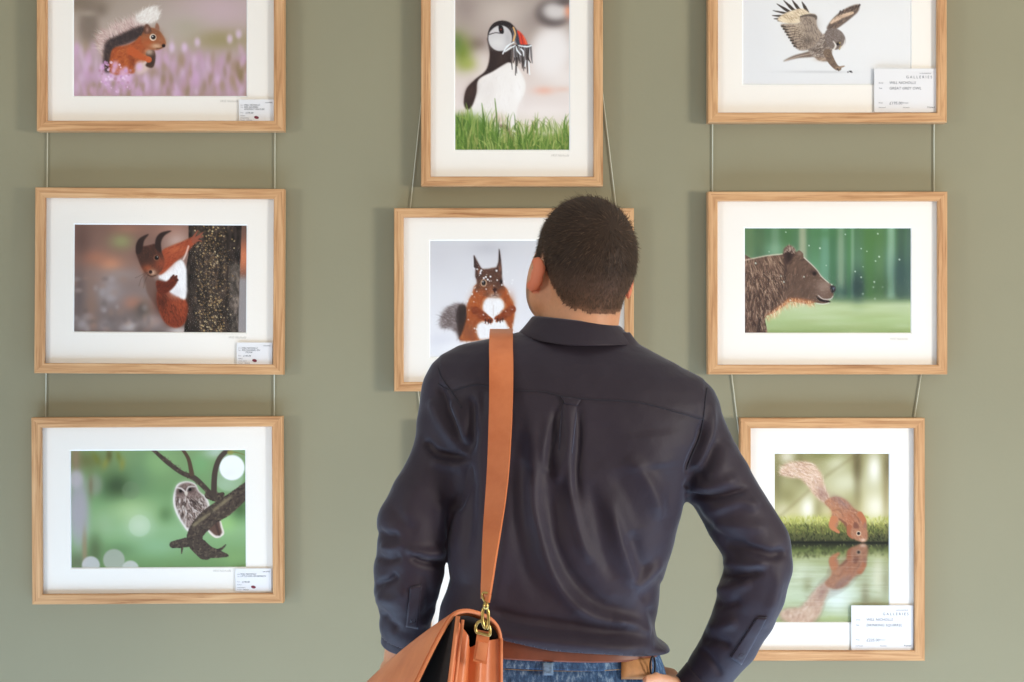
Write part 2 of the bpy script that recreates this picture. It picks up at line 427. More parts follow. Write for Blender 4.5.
def print_trunk():
    c = Canvas((73.9, 225, 245.7, 332), (70, 220), 5.683, seed=2); r = c.r
    c.vgrad([(28, (126, 96, 84)), (250, (138, 108, 96)), (420, (130, 116, 112)), (640, (112, 98, 94))])
    for x, y, rx, ry, col, al in ((230, 255, 70, 45, (196, 132, 98), .8), (130, 215, 80, 40, (176, 112, 84), .6), (290, 125, 65, 45, (142, 146, 98), .8), (330, 55, 90, 30, (170, 118, 96), .5),
            (60, 120, 60, 110, (104, 78, 70), .7), (120, 480, 40, 150, (138, 108, 92), .7), (50, 420, 40, 160, (96, 82, 80), .6), (360, 470, 60, 40, (180, 120, 96), .7), (230, 400, 60, 70, (158, 150, 152), .6),
            (290, 310, 130, 40, (146, 134, 130), .6), (420, 510, 60, 50, (92, 84, 74), .7), (470, 570, 60, 40, (172, 160, 158), .6), (340, 600, 40, 32, (176, 168, 166), .8), (210, 600, 50, 35, (150, 140, 140), .7),
            (75, 590, 40, 36, (156, 148, 148), .7), (600, 120, 70, 70, (186, 160, 150), .7), (560, 60, 110, 40, (172, 122, 104), .5), (470, 480, 40, 60, (150, 110, 94), .5), (615, 625, 60, 22, (196, 186, 182), .8)):
        c.blob(x, y, rx, ry, col, al)
    for i in range(50): c.blob(r.uniform(30, 500), r.uniform(330, 640), r.uniform(12, 30), r.uniform(12, 30), [(164, 158, 160), (98, 88, 84), (150, 118, 102)][r.randint(3)], .3, 3)
    c.a = gblur(c.a, 1)
    # right strip beyond the trunk
    m = c.mask([(955, 20), (1010, 20), (1010, 650), (950, 650)], 2, False)
    c.mix(m, (110, 84, 74)); c.mix(m*np.exp(-((c.Y-210)/90)**2), (206, 118, 78), .9); c.mix(m*np.clip((c.Y-300)/40, 0, 1), (142, 138, 138), .9)
    tr = c.mask([(668, 20), (966, 20), (962, 200), (955, 400), (950, 650), (645, 650), (655, 520), (650, 300), (668, 200)], 1.5, False)
    c.mix(tr, (74, 62, 54))
    c.mix(tr*np.clip((720-c.X)/60, 0, 1), (46, 38, 34), .85); c.mix(tr*np.exp(-((c.X-860)/40.)**2)*.6, (58, 48, 42), 1.)
    c.mix(tr*np.clip((c.X-890)/20, 0, 1)*np.clip((c.Y-235)/20, 0, 1), (98, 88, 80), .85); c.mix(tr*np.clip((c.X-890)/20, 0, 1)*np.clip((240-c.Y)/20, 0, 1), (58, 48, 44), .8)
    c.grain(14, 60, .25, 5, tr); c.grain(9, 18, .3, 6, tr)
    for i in range(900):
        x, y = r.normal(800, 60), r.uniform(25, 640)
        if not 700 < x < 945: continue
        if abs(x-800) > 90 and r.rand() < .5: continue
        c.disc(x, y, r.uniform(2, 5), [(176, 146, 96), (206, 184, 140), (132, 104, 66), (40, 32, 28), (110, 84, 56)][r.randint(5)], r.uniform(.4, .95), 3)
    for x0 in (770, 880): c.line([(x0, 20), (x0+10, 250), (x0-4, 640)], 7, (44, 36, 32), .6, 8)
    # body in shade on the left flank
    c.poly([(415, 290), (470, 325), (505, 390), (520, 520), (480, 480), (440, 420), (425, 360)], (118, 92, 82), 5)
    hn = c.poly([(500, 395), (560, 400), (630, 430), (662, 470), (664, 530), (645, 585), (600, 606), (550, 588), (515, 540), (492, 460)], (150, 66, 36), 4)
    c.blob(520, 460, 40, 70, (92, 42, 28), .8); c.blob(620, 480, 40, 50, (160, 76, 44), .8); c.blob(590, 570, 50, 30, (126, 54, 32), .6)
    c.fur(hn, 420, 30, 75, [(166, 84, 50), (100, 44, 28), (140, 66, 40), (70, 36, 26)], 4, .5, 18)
    w = c.poly([(500, 325), (545, 275), (620, 228), (645, 250), (658, 300), (655, 440), (610, 432), (560, 400), (545, 350)], (224, 220, 220), 5)
    c.fur(w, 260, 24, 80, [(244, 242, 242), (196, 190, 192), (232, 226, 224)], 4, .5, 20); c.blob(600, 410, 40, 30, (196, 190, 192), .6)
    ar = c.poly([(515, 185), (570, 150), (640, 122), (690, 100), (716, 118), (690, 150), (645, 200), (590, 240), (530, 300), (500, 300)], (160, 76, 46), 4)
    c.blob(600, 170, 50, 22, (190, 100, 62), .7, 2, -25); c.blob(560, 250, 40, 25, (150, 62, 34), .6, 2, -40)
    c.fur(ar, 300, 26, 145, [(190, 104, 64), (124, 54, 32), (172, 84, 50)], 4, .5, 18)
    for p in ([(690, 110), (705, 85), (720, 62)], [(700, 110), (730, 90), (748, 72)], [(700, 118), (730, 100), (750, 98)], [(695, 126), (722, 118), (742, 122)]): c.line(p, [17, 10, 4], (150, 84, 62), 1, 4)
    c.line([(640, 225), (655, 190), (668, 150)], 9, (230, 200, 190), .7, 6)
    a2 = c.poly([(488, 345), (540, 350), (575, 322), (600, 318), (608, 345), (585, 382), (545, 412), (500, 410)], (112, 48, 30), 3)
    c.fur(a2, 110, 18, 150, [(146, 66, 40), (84, 36, 24)], 4, .5, 20)
    for p in ([(570, 330), (584, 314)], [(590, 330), (602, 318)], [(596, 345), (608, 340)]): c.line(p, 10, (92, 44, 32), 1, 4)
    hd = c.poly([(372, 180), (395, 158), (440, 148), (485, 140), (515, 178), (532, 235), (520, 282), (492, 312), (462, 326), (432, 308), (402, 268), (385, 225)], (84, 54, 44), 3)
    c.blob(510, 250, 34, 44, (160, 78, 48), .85); c.blob(440, 275, 34, 24, (168, 86, 50), .8); c.blob(465, 300, 24, 18, (214, 178, 150), .8); c.blob(425, 200, 40, 30, (74, 50, 42), .7)
    c.fur(hd, 240, 18, lambda x, y: 250 if y < 240 else 110, [(112, 72, 56), (64, 42, 36), (140, 78, 50)], 3, .45, 25)
    for p in ([(376, 195), (371, 150), (392, 108), (443, 84), (418, 120), (408, 168), (396, 190)], [(482, 160), (484, 110), (512, 76), (572, 64), (532, 92), (513, 130), (514, 185)]): c.poly(p, (62, 44, 40), 2.5)
    c.disc(488, 216, 17, (132, 92, 70), .8, 5); c.disc(489, 216, 12, (22, 16, 16), 1, 4); c.disc(493, 211, 3, (220, 220, 220), .8, 3)
    c.disc(455, 296, 10, (58, 36, 34), 1, 5); c.line([(438, 312), (460, 320), (482, 314)], 4, (74, 46, 40), .8)
    for p in ([(440, 300), (405, 330), (390, 375)], [(445, 305), (425, 345), (415, 385)], [(430, 300), (390, 320), (368, 330)]): c.line(p, 2.5, (70, 52, 48), .6)
    return c

def print_owlet():
    c = Canvas((71.7, 450.4, 246, 567.2), (68, 446), 5.411, seed=3); r = c.r
    c.vgrad([(20, (128, 156, 104)), (250, (118, 156, 100)), (450, (138, 178, 122)), (660, (112, 146, 88))])
    for x, y, rx, ry, col, al in ((270, 220, 90, 80, (70, 92, 58), .9), (400, 150, 60, 120, (108, 140, 98), .7), (500, 90, 90, 70, (136, 178, 112), .8), (350, 350, 130, 70, (166, 198, 130), .85), (390, 430, 70, 60, (186, 210, 166), .8),
            (200, 420, 60, 60, (150, 180, 130), .7), (530, 370, 40, 45, (98, 130, 78), .7), (850, 420, 60, 50, (150, 200, 110), .7), (930, 340, 50, 60, (78, 110, 62), .8), (900, 600, 90, 50, (128, 164, 100), .8),
            (480, 540, 150, 60, (142, 186, 138), .6), (280, 560, 90, 40, (104, 136, 88), .6), (720, 100, 60, 60, (120, 170, 110), .8), (100, 80, 120, 60, (118, 118, 66), .85), (860, 210, 60, 40, (150, 180, 140), .8), (800, 40, 60, 30, (180, 200, 186), .7),
            (150, 560, 40, 90, (92, 104, 68), .7), (60, 620, 60, 50, (110, 116, 86), .8)):
        c.blob(x, y, rx, ry, col, al)
    c.blob(50, 60, 26, 110, (150, 122, 96), .8); c.blob(65, 350, 58, 200, (164, 154, 162), .92, 4); c.blob(95, 560, 14, 120, (156, 132, 100), .8, 3); c.blob(150, 210, 45, 60, (150, 148, 136), .6, 4); c.blob(50, 180, 40, 50, (178, 166, 172), .8, 4); c.blob(130, 215, 14, 60, (128, 106, 76), .6)
    for x, y, ang in ((160, 70, 60), (210, 95, 110), (280, 60, 80), (300, 100, 100), (230, 50, 90)): c.blob(x, y, 34, 16, [(150, 146, 60), (126, 130, 48), (104, 92, 44)][x % 3], .7, 2, ang)
    c.a = gblur(c.a, 1)
    for x, y, q, col, al in ((252, 612, 58, (164, 166, 150), .85), (128, 640, 48, (186, 182, 178), .9), (340, 662, 46, (190, 188, 178), .9), (390, 430, 58, (196, 214, 180), .35), (345, 240, 48, (120, 140, 104), .4), (870, 170, 78, (160, 186, 152), .5)): c.disc(x, y, q, col, al, 10)
    c.disc(888, 122, 67, (234, 238, 236), 1, 9); c.blob(880, 150, 40, 26, (222, 216, 226), .4)
    bk = [(88, 74, 64), (60, 48, 42), (124, 108, 92)]
    c.line([(462, 22), (538, 88), (618, 148), (690, 180), (770, 258)], [16, 26, 24, 30, 26], bk[0], 1, 4); c.line([(622, 22), (655, 75), (672, 155)], [16, 20, 26], (100, 78, 60), 1, 4)
    c.line([(872, 22), (822, 72), (796, 150), (790, 260)], [26, 28, 30, 32], bk[0], 1, 4); c.line([(868, 42), (905, 40), (965, 56)], [10, 5, 3], (130, 124, 60), 1, 4); c.disc(880, 38, 16, (150, 150, 70), .7, 8)
    for i in range(60):
        t = r.rand(); x, y = 470+t*290, 30+t*215; c.disc(x+r.normal(0, 5), y+r.normal(0, 7), r.uniform(2, 6), bk[r.randint(3)], .6, 4)
    # owlet, then the bough in front
    o = c.mask([(580, 240), (600, 206), (645, 194), (690, 208), (712, 248), (752, 285), (765, 340), (725, 400), (685, 450), (655, 466), (618, 420), (585, 360), (571, 300)], 2)
    c.mix(gblur(o, 3), (214, 222, 196), .5); c.mix(o, (226, 214, 204))
    i_ = c.mask([(590, 245), (608, 214), (645, 202), (684, 214), (705, 250), (742, 288), (756, 340), (715, 400), (676, 440), (650, 440), (622, 405), (595, 345), (584, 300)], 5)
    c.mix(i_, (148, 124, 114), .95)
    c.fur(i_*(c.Y > 275), 230, 34, lambda x, y: 95 if x < 650 else 60, [(84, 66, 58), (216, 202, 190), (92, 72, 64), (190, 172, 160), (70, 54, 48)], 7, .75, 18)
    c.mix(i_*np.clip((290-c.Y)/30, 0, 1), (126, 102, 94), .8)
    c.fur(i_*(c.Y < 285), 130, 12, 80, [(166, 142, 132), (92, 72, 66)], 5, .5, 40)
    for x, y in ((612, 246), (662, 238)):
        c.blob(x, y, 24, 17, (92, 72, 66), .8, 3); c.disc(x, y, 8, (24, 18, 18), 1, 4)
    c.line([(590, 228), (615, 232), (638, 252)], [5, 9, 7], (212, 196, 186), .9, 4); c.line([(640, 252), (655, 224), (690, 222)], [6, 9, 5], (200, 184, 174), .9, 4); c.poly([(632, 250), (650, 250), (645, 270), (638, 270)], (206, 190, 170), 2)
    t = c.poly([(755, 440), (815, 398), (836, 440), (842, 478), (804, 498), (768, 475)], (232, 214, 196), 2); c.poly([(758, 438), (812, 400), (826, 440), (832, 472), (804, 486), (776, 466)], (112, 84, 72), 3); c.line([(800, 420), (818, 480)], 14, (82, 60, 52), .7, 6)
    b0 = c.a.copy()
    c.line([(975, 232), (905, 290), (845, 335), (780, 375), (725, 425), (690, 475), (690, 520), (735, 580)], [72, 88, 100, 96, 92, 84, 84, 66], bk[0], 1, 4)
    c.line([(720, 540), (760, 570), (800, 580), (862, 592)], [70, 62, 50, 12], bk[0], 1, 4); c.line([(800, 570), (830, 555), (852, 534)], [24, 14, 5], bk[0], 1, 4); c.line([(680, 515), (630, 522), (568, 532)], [54, 50, 36], bk[0], 1, 4); c.line([(620, 535), (615, 578)], [16, 6], bk[0], 1, 4); c.disc(750, 585, 28, bk[0], 1, 5)
    c.line([(760, 268), (810, 280), (838, 262)], [40, 50, 18], bk[0], 1, 4); c.disc(790, 262, 22, bk[0], 1, 6)
    m = (np.abs(c.a-b0).sum(-1) > .06)*1.
    c.fur(m, 500, 14, 140, [(66, 54, 46), (120, 104, 88), (104, 88, 74), (138, 124, 100), (52, 42, 38)], 7, .55, 40)
    for i in range(40):
        t = r.rand(); c.blob(880-t*200, 300+t*150-20, 14, 8, (140, 126, 96), .35, 2, -40)
    return c

def print_puffin():
    c = Canvas((455.2, -22, 569.2, 149.8), (452, 0), 4.375, seed=4); r = c.r
    c.vgrad([(-100, (150, 138, 130)), (60, (172, 158, 150)), (190, (164, 148, 140)), (320, (206, 190, 182)), (480, (216, 202, 196)), (655, (190, 184, 150))])
    for x, y, rx, ry, col, al in ((230, 60, 90, 60, (190, 176, 166), .7), (60, 40, 60, 70, (140, 126, 120), .6), (110, 195, 50, 30, (126, 110, 102), .8), (50, 230, 42, 70, (124, 140, 62), .9), (75, 280, 45, 30, (150, 160, 74), .7), (20, 190, 30, 50, (98, 124, 60), .7), (360, 90, 60, 60, (146, 134, 128), .7),
            (140, 270, 40, 50, (214, 200, 192), .6), (330, 310, 40, 40, (206, 190, 182), .7), (480, 340, 60, 50, (222, 212, 206), .7), (400, 395, 45, 18, (226, 160, 138), .7), (480, 390, 40, 12, (214, 176, 160), .7), (400, 490, 120, 30, (226, 214, 208), .6), (60, 400, 60, 60, (206, 190, 184), .5)):
        c.blob(x, y, rx, ry, col, al)
    c.blob(430, 225, 92, 118, (226, 218, 214), .95, 5, 15); c.blob(440, 60, 76, 62, (84, 76, 76), .92, 5); c.blob(452, 50, 62, 42, (206, 198, 194), .92, 4); c.blob(505, 50, 16, 30, (228, 140, 106), .8); c.blob(490, 10, 44, 20, (90, 82, 82), .8)
    c.a = gblur(c.a, 1.6)
    c.poly([(118, 345), (180, 308), (240, 272), (280, 288), (316, 350), (318, 400), (292, 450), (276, 520), (264, 600), (205, 600), (190, 545), (130, 530), (70, 520), (108, 420)], (228, 220, 214), 3)
    c.blob(160, 400, 40, 70, (212, 202, 196), .6); c.blob(290, 390, 20, 60, (240, 234, 230), .7); c.blob(205, 520, 34, 30, (196, 170, 150), .8); c.blob(230, 430, 40, 60, (234, 228, 224), .5)
    c.fur(c.mask([(118, 345), (240, 272), (316, 360), (280, 520), (120, 510)]), 150, 26, 95, [(238, 232, 228), (208, 198, 192)], 3, .4, 15)
    bk = c.poly([(158, 165), (166, 240), (150, 306), (104, 346), (66, 388), (54, 448), (68, 478), (90, 462), (108, 408), (118, 348), (180, 312), (240, 275), (262, 272), (262, 215), (225, 225)], (62, 48, 46), 2.5)
    c.blob(85, 400, 22, 40, (92, 68, 60), .6, 2, 25); c.blob(215, 255, 24, 24, (84, 66, 60), .6)
    c.disc(212, 160, 55, (50, 42, 44), 1, 4, 66); c.disc(211, 168, 51, (192, 188, 188), 1, 5, 56); c.blob(200, 190, 36, 24, (212, 208, 206), .7); c.blob(245, 165, 14, 40, (170, 166, 168), .6)
    c.poly([(164, 140), (180, 108), (215, 92), (252, 100), (280, 130), (290, 165), (272, 140), (250, 118), (215, 110), (185, 122)], (54, 46, 48), 2)
    c.poly([(262, 128), (282, 132), (300, 165), (300, 200), (280, 190), (272, 160)], (74, 78, 88), 2); c.line([(268, 122), (276, 150), (268, 178)], 7, (226, 170, 110), .9, 3)
    c.poly([(284, 134), (304, 148), (324, 180), (332, 216), (312, 212), (298, 196), (292, 165)], (216, 74, 54), 2); c.line([(300, 150), (312, 205)], 4, (150, 56, 48), .8); c.line([(312, 160), (326, 200)], 3, (236, 130, 90), .9)
    c.poly([(205, 112), (222, 118), (226, 146), (208, 142)], (40, 34, 36), 1.5); c.line([(165, 152), (190, 145), (222, 148)], 4, (60, 52, 54), .9); c.disc(214, 130, 4, (150, 60, 50), .7, 2)
    # beak full of fish
    for i in range(15):
        x = 258+i*5.6; y1 = 300+r.uniform(-35, 35)
        c.line([(x+6, 200), (x+r.uniform(0, 10), 250), (x+r.uniform(2, 14), y1)], [9, 8, 3], [(92, 84, 82), (70, 62, 62), (120, 114, 114), (58, 50, 50)][i % 4], 1, 3)
        if i % 2: c.line([(x+6, 205), (x+8, 250)], 2.6, (196, 200, 206), .8, 2)
    for p in ([(222, 236), (240, 205), (270, 186)], [(232, 226), (252, 212), (276, 200)], [(345, 200), (325, 205), (290, 200)], [(300, 240), (285, 222), (280, 205)], [(318, 290), (322, 265)], [(338, 325), (334, 270)], [(300, 215), (310, 225), (312, 245)]): c.line(p, [5, 7, 4], (222, 228, 232), .95, 3)
    c.line([(262, 600), (240, 560), (215, 550)], 16, (110, 84, 74), .7, 10); c.blob(235, 580, 20, 34, (128, 104, 96), .7)
    g = [(92, 122, 50), (130, 152, 78), (70, 100, 40), (160, 172, 106), (108, 138, 62), (148, 150, 90)]
    m = c.mask([(0, 520), (60, 500), (130, 520), (200, 580), (280, 600), (350, 575), (430, 590), (530, 570), (530, 680), (0, 680)], 14); c.mix(m, (96, 124, 56), .9)
    c.blob(90, 570, 90, 60, (92, 126, 56), .8); c.blob(250, 630, 300, 26, (90, 116, 50), .8)
    for i in range(420):
        x = r.uniform(5, 525); base = r.uniform(560, 670); L = r.uniform(30, 95)*(1.25 if x < 180 else .85); b = r.normal(0, 22)
        c.line([(x, base), (x+b*.3, base-L*.6), (x+b, base-L)], [6, 5, 1.5], g[r.randint(6)], r.uniform(.35, .8), 3.5)
    for x0, y0, x1, y1 in ((195, 590, 188, 430), (70, 520, 64, 448), (70, 520, 25, 505), (135, 560, 132, 450), (330, 600, 355, 545), (430, 610, 420, 545), (300, 620, 285, 540)): c.line([(x0, y0), ((x0+x1)/2+4, (y0+y1)/2), (x1, y1)], [9, 7, 3], g[int(x0) % 3], .85, 4)
    return c

def print_snow():
    c = Canvas((430.2, 240.8, 597.6, 357), (428, 238), 5.5, seed=5); r = c.r
    c.vgrad([(10, (198, 196, 200)), (120, (204, 202, 207)), (350, (216, 214, 219)), (520, (224, 222, 228)), (660, (226, 225, 230))])
    for x, y, rx, ry, col, al in ((330, 60, 90, 40, (182, 180, 187), .7), (60, 100, 90, 90, (194, 192, 198), .5), (90, 330, 90, 60, (216, 214, 218), .6), (70, 560, 90, 40, (206, 204, 216), .6), (520, 330, 70, 120, (216, 214, 220), .6), (700, 200, 150, 150, (208, 206, 212), .7), (800, 560, 200, 80, (228, 227, 232), .7), (160, 600, 80, 30, (236, 235, 240), .7)): c.blob(x, y, rx, ry, col, al)
    t = c.poly([(72, 490), (82, 415), (130, 372), (195, 362), (220, 420), (215, 520), (185, 562), (160, 520), (120, 495)], (120, 106, 104), 8)
    c.fur(t, 330, 32, lambda x, y: 200 if y < 430 else 170, [(146, 132, 130), (98, 84, 82), (170, 160, 160)], 4, .5, 28, True)
    d = c.poly([(165, 400), (190, 365), (216, 390), (222, 470), (205, 540), (180, 555), (165, 480)], (60, 46, 44), 7); c.fur(d, 120, 30, 260, [(44, 34, 34), (86, 66, 60)], 4, .5, 18, True)
    b = c.poly([(272, 255), (245, 310), (218, 365), (214, 440), (195, 510), (178, 556), (240, 564), (320, 556), (440, 522), (466, 480), (476, 390), (452, 325), (410, 262)], (168, 88, 42), 4)
    c.blob(230, 510, 40, 50, (142, 92, 66), .7); c.blob(255, 370, 30, 50, (186, 96, 42), .7); c.blob(455, 370, 24, 60, (176, 86, 36), .7)
    c.fur(b, 760, 24, lambda x, y: 100 if x < 350 else 80, [(198, 112, 56), (136, 62, 28), (176, 92, 44), (110, 56, 34), (206, 132, 84)], 4, .5, 22, True)
    w = c.poly([(325, 330), (395, 328), (420, 372), (404, 420), (432, 468), (446, 522), (360, 545), (286, 552), (272, 480), (325, 440), (302, 385)], (238, 235, 236), 6)
    c.fur(w, 260, 26, 85, [(250, 249, 250), (216, 208, 206), (232, 226, 226)], 4, .5, 18, True); c.line([(362, 370), (360, 440)], 5, (196, 180, 174), .6, 5)
    hd = c.poly([(266, 210), (280, 176), (330, 172), (386, 166), (406, 205), (412, 255), (424, 292), (392, 326), (345, 326), (290, 310), (262, 290), (270, 250)], (100, 68, 54), 4)
    for x, y, rx, ry, col in ((296, 300, 36, 24, (182, 96, 46)), (410, 300, 26, 26, (178, 90, 42)), (352, 290, 22, 30, (176, 112, 74)), (368, 318, 26, 12, (226, 206, 194)), (305, 262, 22, 14, (156, 96, 60))): c.blob(x, y, rx, ry, col, .8)
    c.fur(hd, 300, 16, lambda x, y: 270 if y < 220 else 100, [(126, 88, 68), (76, 50, 42), (160, 96, 58)], 3, .45, 25)
    for p, q in (([(264, 220), (262, 160), (254, 98), (284, 150), (302, 182), (292, 215)], (282, 185)), ([(378, 172), (388, 130), (392, 62), (403, 130), (406, 205)], (396, 170))):
        c.poly(p, (84, 58, 50), 3); c.blob(q[0], q[1], 8, 22, (176, 120, 92), .6)
    for x, y in ((256, 100), (392, 66)): c.line([(x, y), (x+4, y+60)], [3, 12], (60, 44, 42), .9, 3)
    c.disc(308, 248, 17, (196, 164, 138), .9, 4, 20); c.disc(308, 248, 11, (30, 20, 20), 1, 4, 14); c.disc(304, 242, 3, (235, 235, 240), .9, 3); c.disc(403, 240, 8, (52, 34, 32), 1, 4, 13)
    c.poly([(356, 282), (368, 274), (380, 282), (369, 300)], (70, 40, 38), 2); c.line([(369, 300), (368, 316)], 4, (90, 54, 48), .9); c.line([(355, 320), (368, 314), (382, 320)], 4, (86, 52, 46), .8)
    c.line([(262, 398), (300, 425), (345, 452)], [44, 42, 30], (140, 66, 32), 1, 6); c.line([(462, 392), (425, 420), (380, 444)], [44, 40, 30], (144, 68, 32), 1, 6)
    am = c.mask([(250, 385), (300, 395), (355, 440), (350, 475), (300, 465), (262, 430)])+c.mask([(465, 380), (420, 385), (370, 425), (375, 465), (420, 452), (460, 420)])
    c.fur(am, 240, 18, 40, [(176, 92, 48), (100, 46, 26), (196, 120, 76)], 4, .5, 40)
    for x, y in ((318, 458), (334, 462), (346, 458), (384, 452), (398, 456), (412, 450)): c.line([(x, y-10), (x, y+8)], [9, 5], (74, 40, 32), .9, 3)
    for i in range(46): c.disc(r.uniform(210, 470), r.uniform(170, 520), r.uniform(2, 4.5), (240, 240, 244), .85, 3)
    for x, y in ((290, 196), (320, 216), (345, 214), (378, 182), (295, 180), (330, 230), (308, 222)): c.disc(x, y, 5, (244, 244, 248), .9, 3)
    return c

def print_greyowl():
    c = Canvas((743.2, -26, 910.4, 84.4), (740, 0), 5.689, seed=6); r = c.r
    c.vgrad([(-150, (216, 215, 214)), (150, (221, 220, 219)), (350, (218, 218, 218)), (490, (214, 214, 216))])
    c.blob(60, 200, 160, 260, (210, 210, 212), .7); c.blob(700, 300, 260, 120, (222, 221, 221), .7)
    c.blob(420, 406, 170, 7, (182, 182, 184), .6); c.blob(520, 408, 80, 6, (186, 186, 186), .5)
    dk = (78, 68, 62)
    for a, b, w in (((300, 85), (190, 62), 12), ((300, 80), (212, 24), 16), ((320, 72), (250, 4), 17), ((345, 66), (298, 2), 17), ((385, 70), (354, 12), 18), ((270, 95), (186, 90), 13), ((265, 110), (196, 108), 14), ((262, 118), (215, 120), 12)): c.line([b, ((a[0]+b[0])/2, (a[1]+b[1])/2), a], [3, w, w], dk, 1, 4)
    cr = c.poly([(218, 116), (240, 88), (300, 62), (360, 52), (400, 78), (428, 88), (360, 100), (345, 132), (270, 134)], (222, 200, 168), 3)
    c.fur(cr, 110, 40, 215, [(176, 150, 122), (240, 224, 198), (150, 124, 100)], 4, .6, 14)
    wg = c.poly([(234, 142), (270, 135), (340, 132), (346, 98), (380, 84), (425, 82), (438, 100), (440, 150), (472, 200), (470, 236), (405, 276), (352, 288), (312, 264), (284, 215), (262, 178)], (158, 142, 128), 3)
    c.blob(320, 170, 50, 40, (196, 176, 152), .7); c.blob(390, 230, 30, 24, (98, 88, 82), .8); c.blob(410, 150, 40, 50, (146, 134, 124), .6)
    for k in range(9):
        y0 = 146+k*14
        c.line([(250+k*9, y0+14), (300+k*8, y0+4), (345+k*6, y0+18)], [6, 5, 2], (88, 76, 68), .7, 4)
    c.fur(wg, 420, 26, lambda x, y: 120 if x < 360 else 250, [(110, 98, 90), (190, 172, 154), (84, 72, 66), (168, 152, 138)], 4, .55, 20)
    for k in range(8): c.line([(240+k*10, 150+k*16), (262+k*9, 152+k*16)], [10, 5], (66, 58, 54), .85, 4)
    c.line([(345, 96), (390, 88), (430, 95), (434, 110)], [8, 12, 16, 8], (96, 86, 80), .8, 5)
    rw = c.poly([(494, 166), (516, 122), (560, 78), (622, 40), (676, 28), (672, 66), (632, 104), (572, 150), (540, 168)], (112, 98, 90), 3)
    c.line([(520, 130), (570, 98), (640, 74)], [14, 26, 14], (220, 186, 158), .9, 6)
    for k in range(7): c.line([(560+k*18, 92-k*7), (572+k*18, 66-k*6)], [5, 11], (72, 60, 56), .85, 4)
    c.fur(rw, 160, 26, 320, [(140, 122, 110), (84, 72, 66), (196, 166, 142)], 3.5, .5, 14)
    tl = c.poly([(248, 348), (300, 318), (360, 300), (440, 280), (470, 300), (420, 322), (330, 330)], (124, 108, 98), 3); c.line([(260, 344), (340, 318), (430, 300)], 5, (196, 178, 162), .6, 4)
    bd = c.poly([(390, 285), (430, 255), (480, 190), (520, 230), (525, 290), (512, 338), (490, 348), (440, 336)], (140, 126, 116), 3)
    c.fur(bd, 220, 34, lambda x, y: 150, [(96, 84, 78), (206, 194, 182), (78, 68, 64), (172, 158, 146)], 5, .65, 18)
    c.blob(470, 335, 40, 12, (176, 150, 128), .7)
    hd = c.mask([(484, 190), (500, 168), (540, 162), (575, 178), (597, 210), (598, 245), (575, 272), (540, 282), (505, 262), (486, 230)], 2); c.mix(hd, (124, 112, 106))
    c.fur(hd, 300, 12, 60, [(160, 148, 140), (92, 82, 78), (142, 130, 122)], 3.5, .5, 50)
    c.line([(532, 235), (545, 260), (530, 285)], [4, 10, 8], (224, 216, 206), .9, 4); c.line([(598, 225), (590, 255), (565, 276)], [3, 8, 6], (224, 218, 210), .9, 4); c.disc(560, 248, 12, (88, 78, 74), .8, 6); c.disc(556, 250, 6, (26, 22, 22), 1, 4); c.disc(568, 244, 4, (214, 190, 110), .8, 3); c.line([(572, 262), (566, 280)], 7, (170, 150, 110), .9)
    c.line([(498, 300), (520, 345), (545, 378), (565, 388)], [46, 40, 30, 24], (124, 106, 92), 1, 4); c.line([(555, 385), (580, 378), (594, 374)], [16, 10, 5], (150, 128, 108), 1, 3); c.line([(555, 390), (562, 402)], [10, 4], (96, 82, 74), 1, 3)
    c.fur(c.mask([(480, 300), (515, 300), (560, 380), (540, 395)]), 70, 16, 60, [(160, 138, 118), (92, 78, 70)], 4, .5, 20)
    for x, y, q in ((614, 408, 4), (630, 405, 6), (622, 403, 3), (637, 409, 3)): c.disc(x, y, q, (48, 46, 48), .9, 3)
    return c

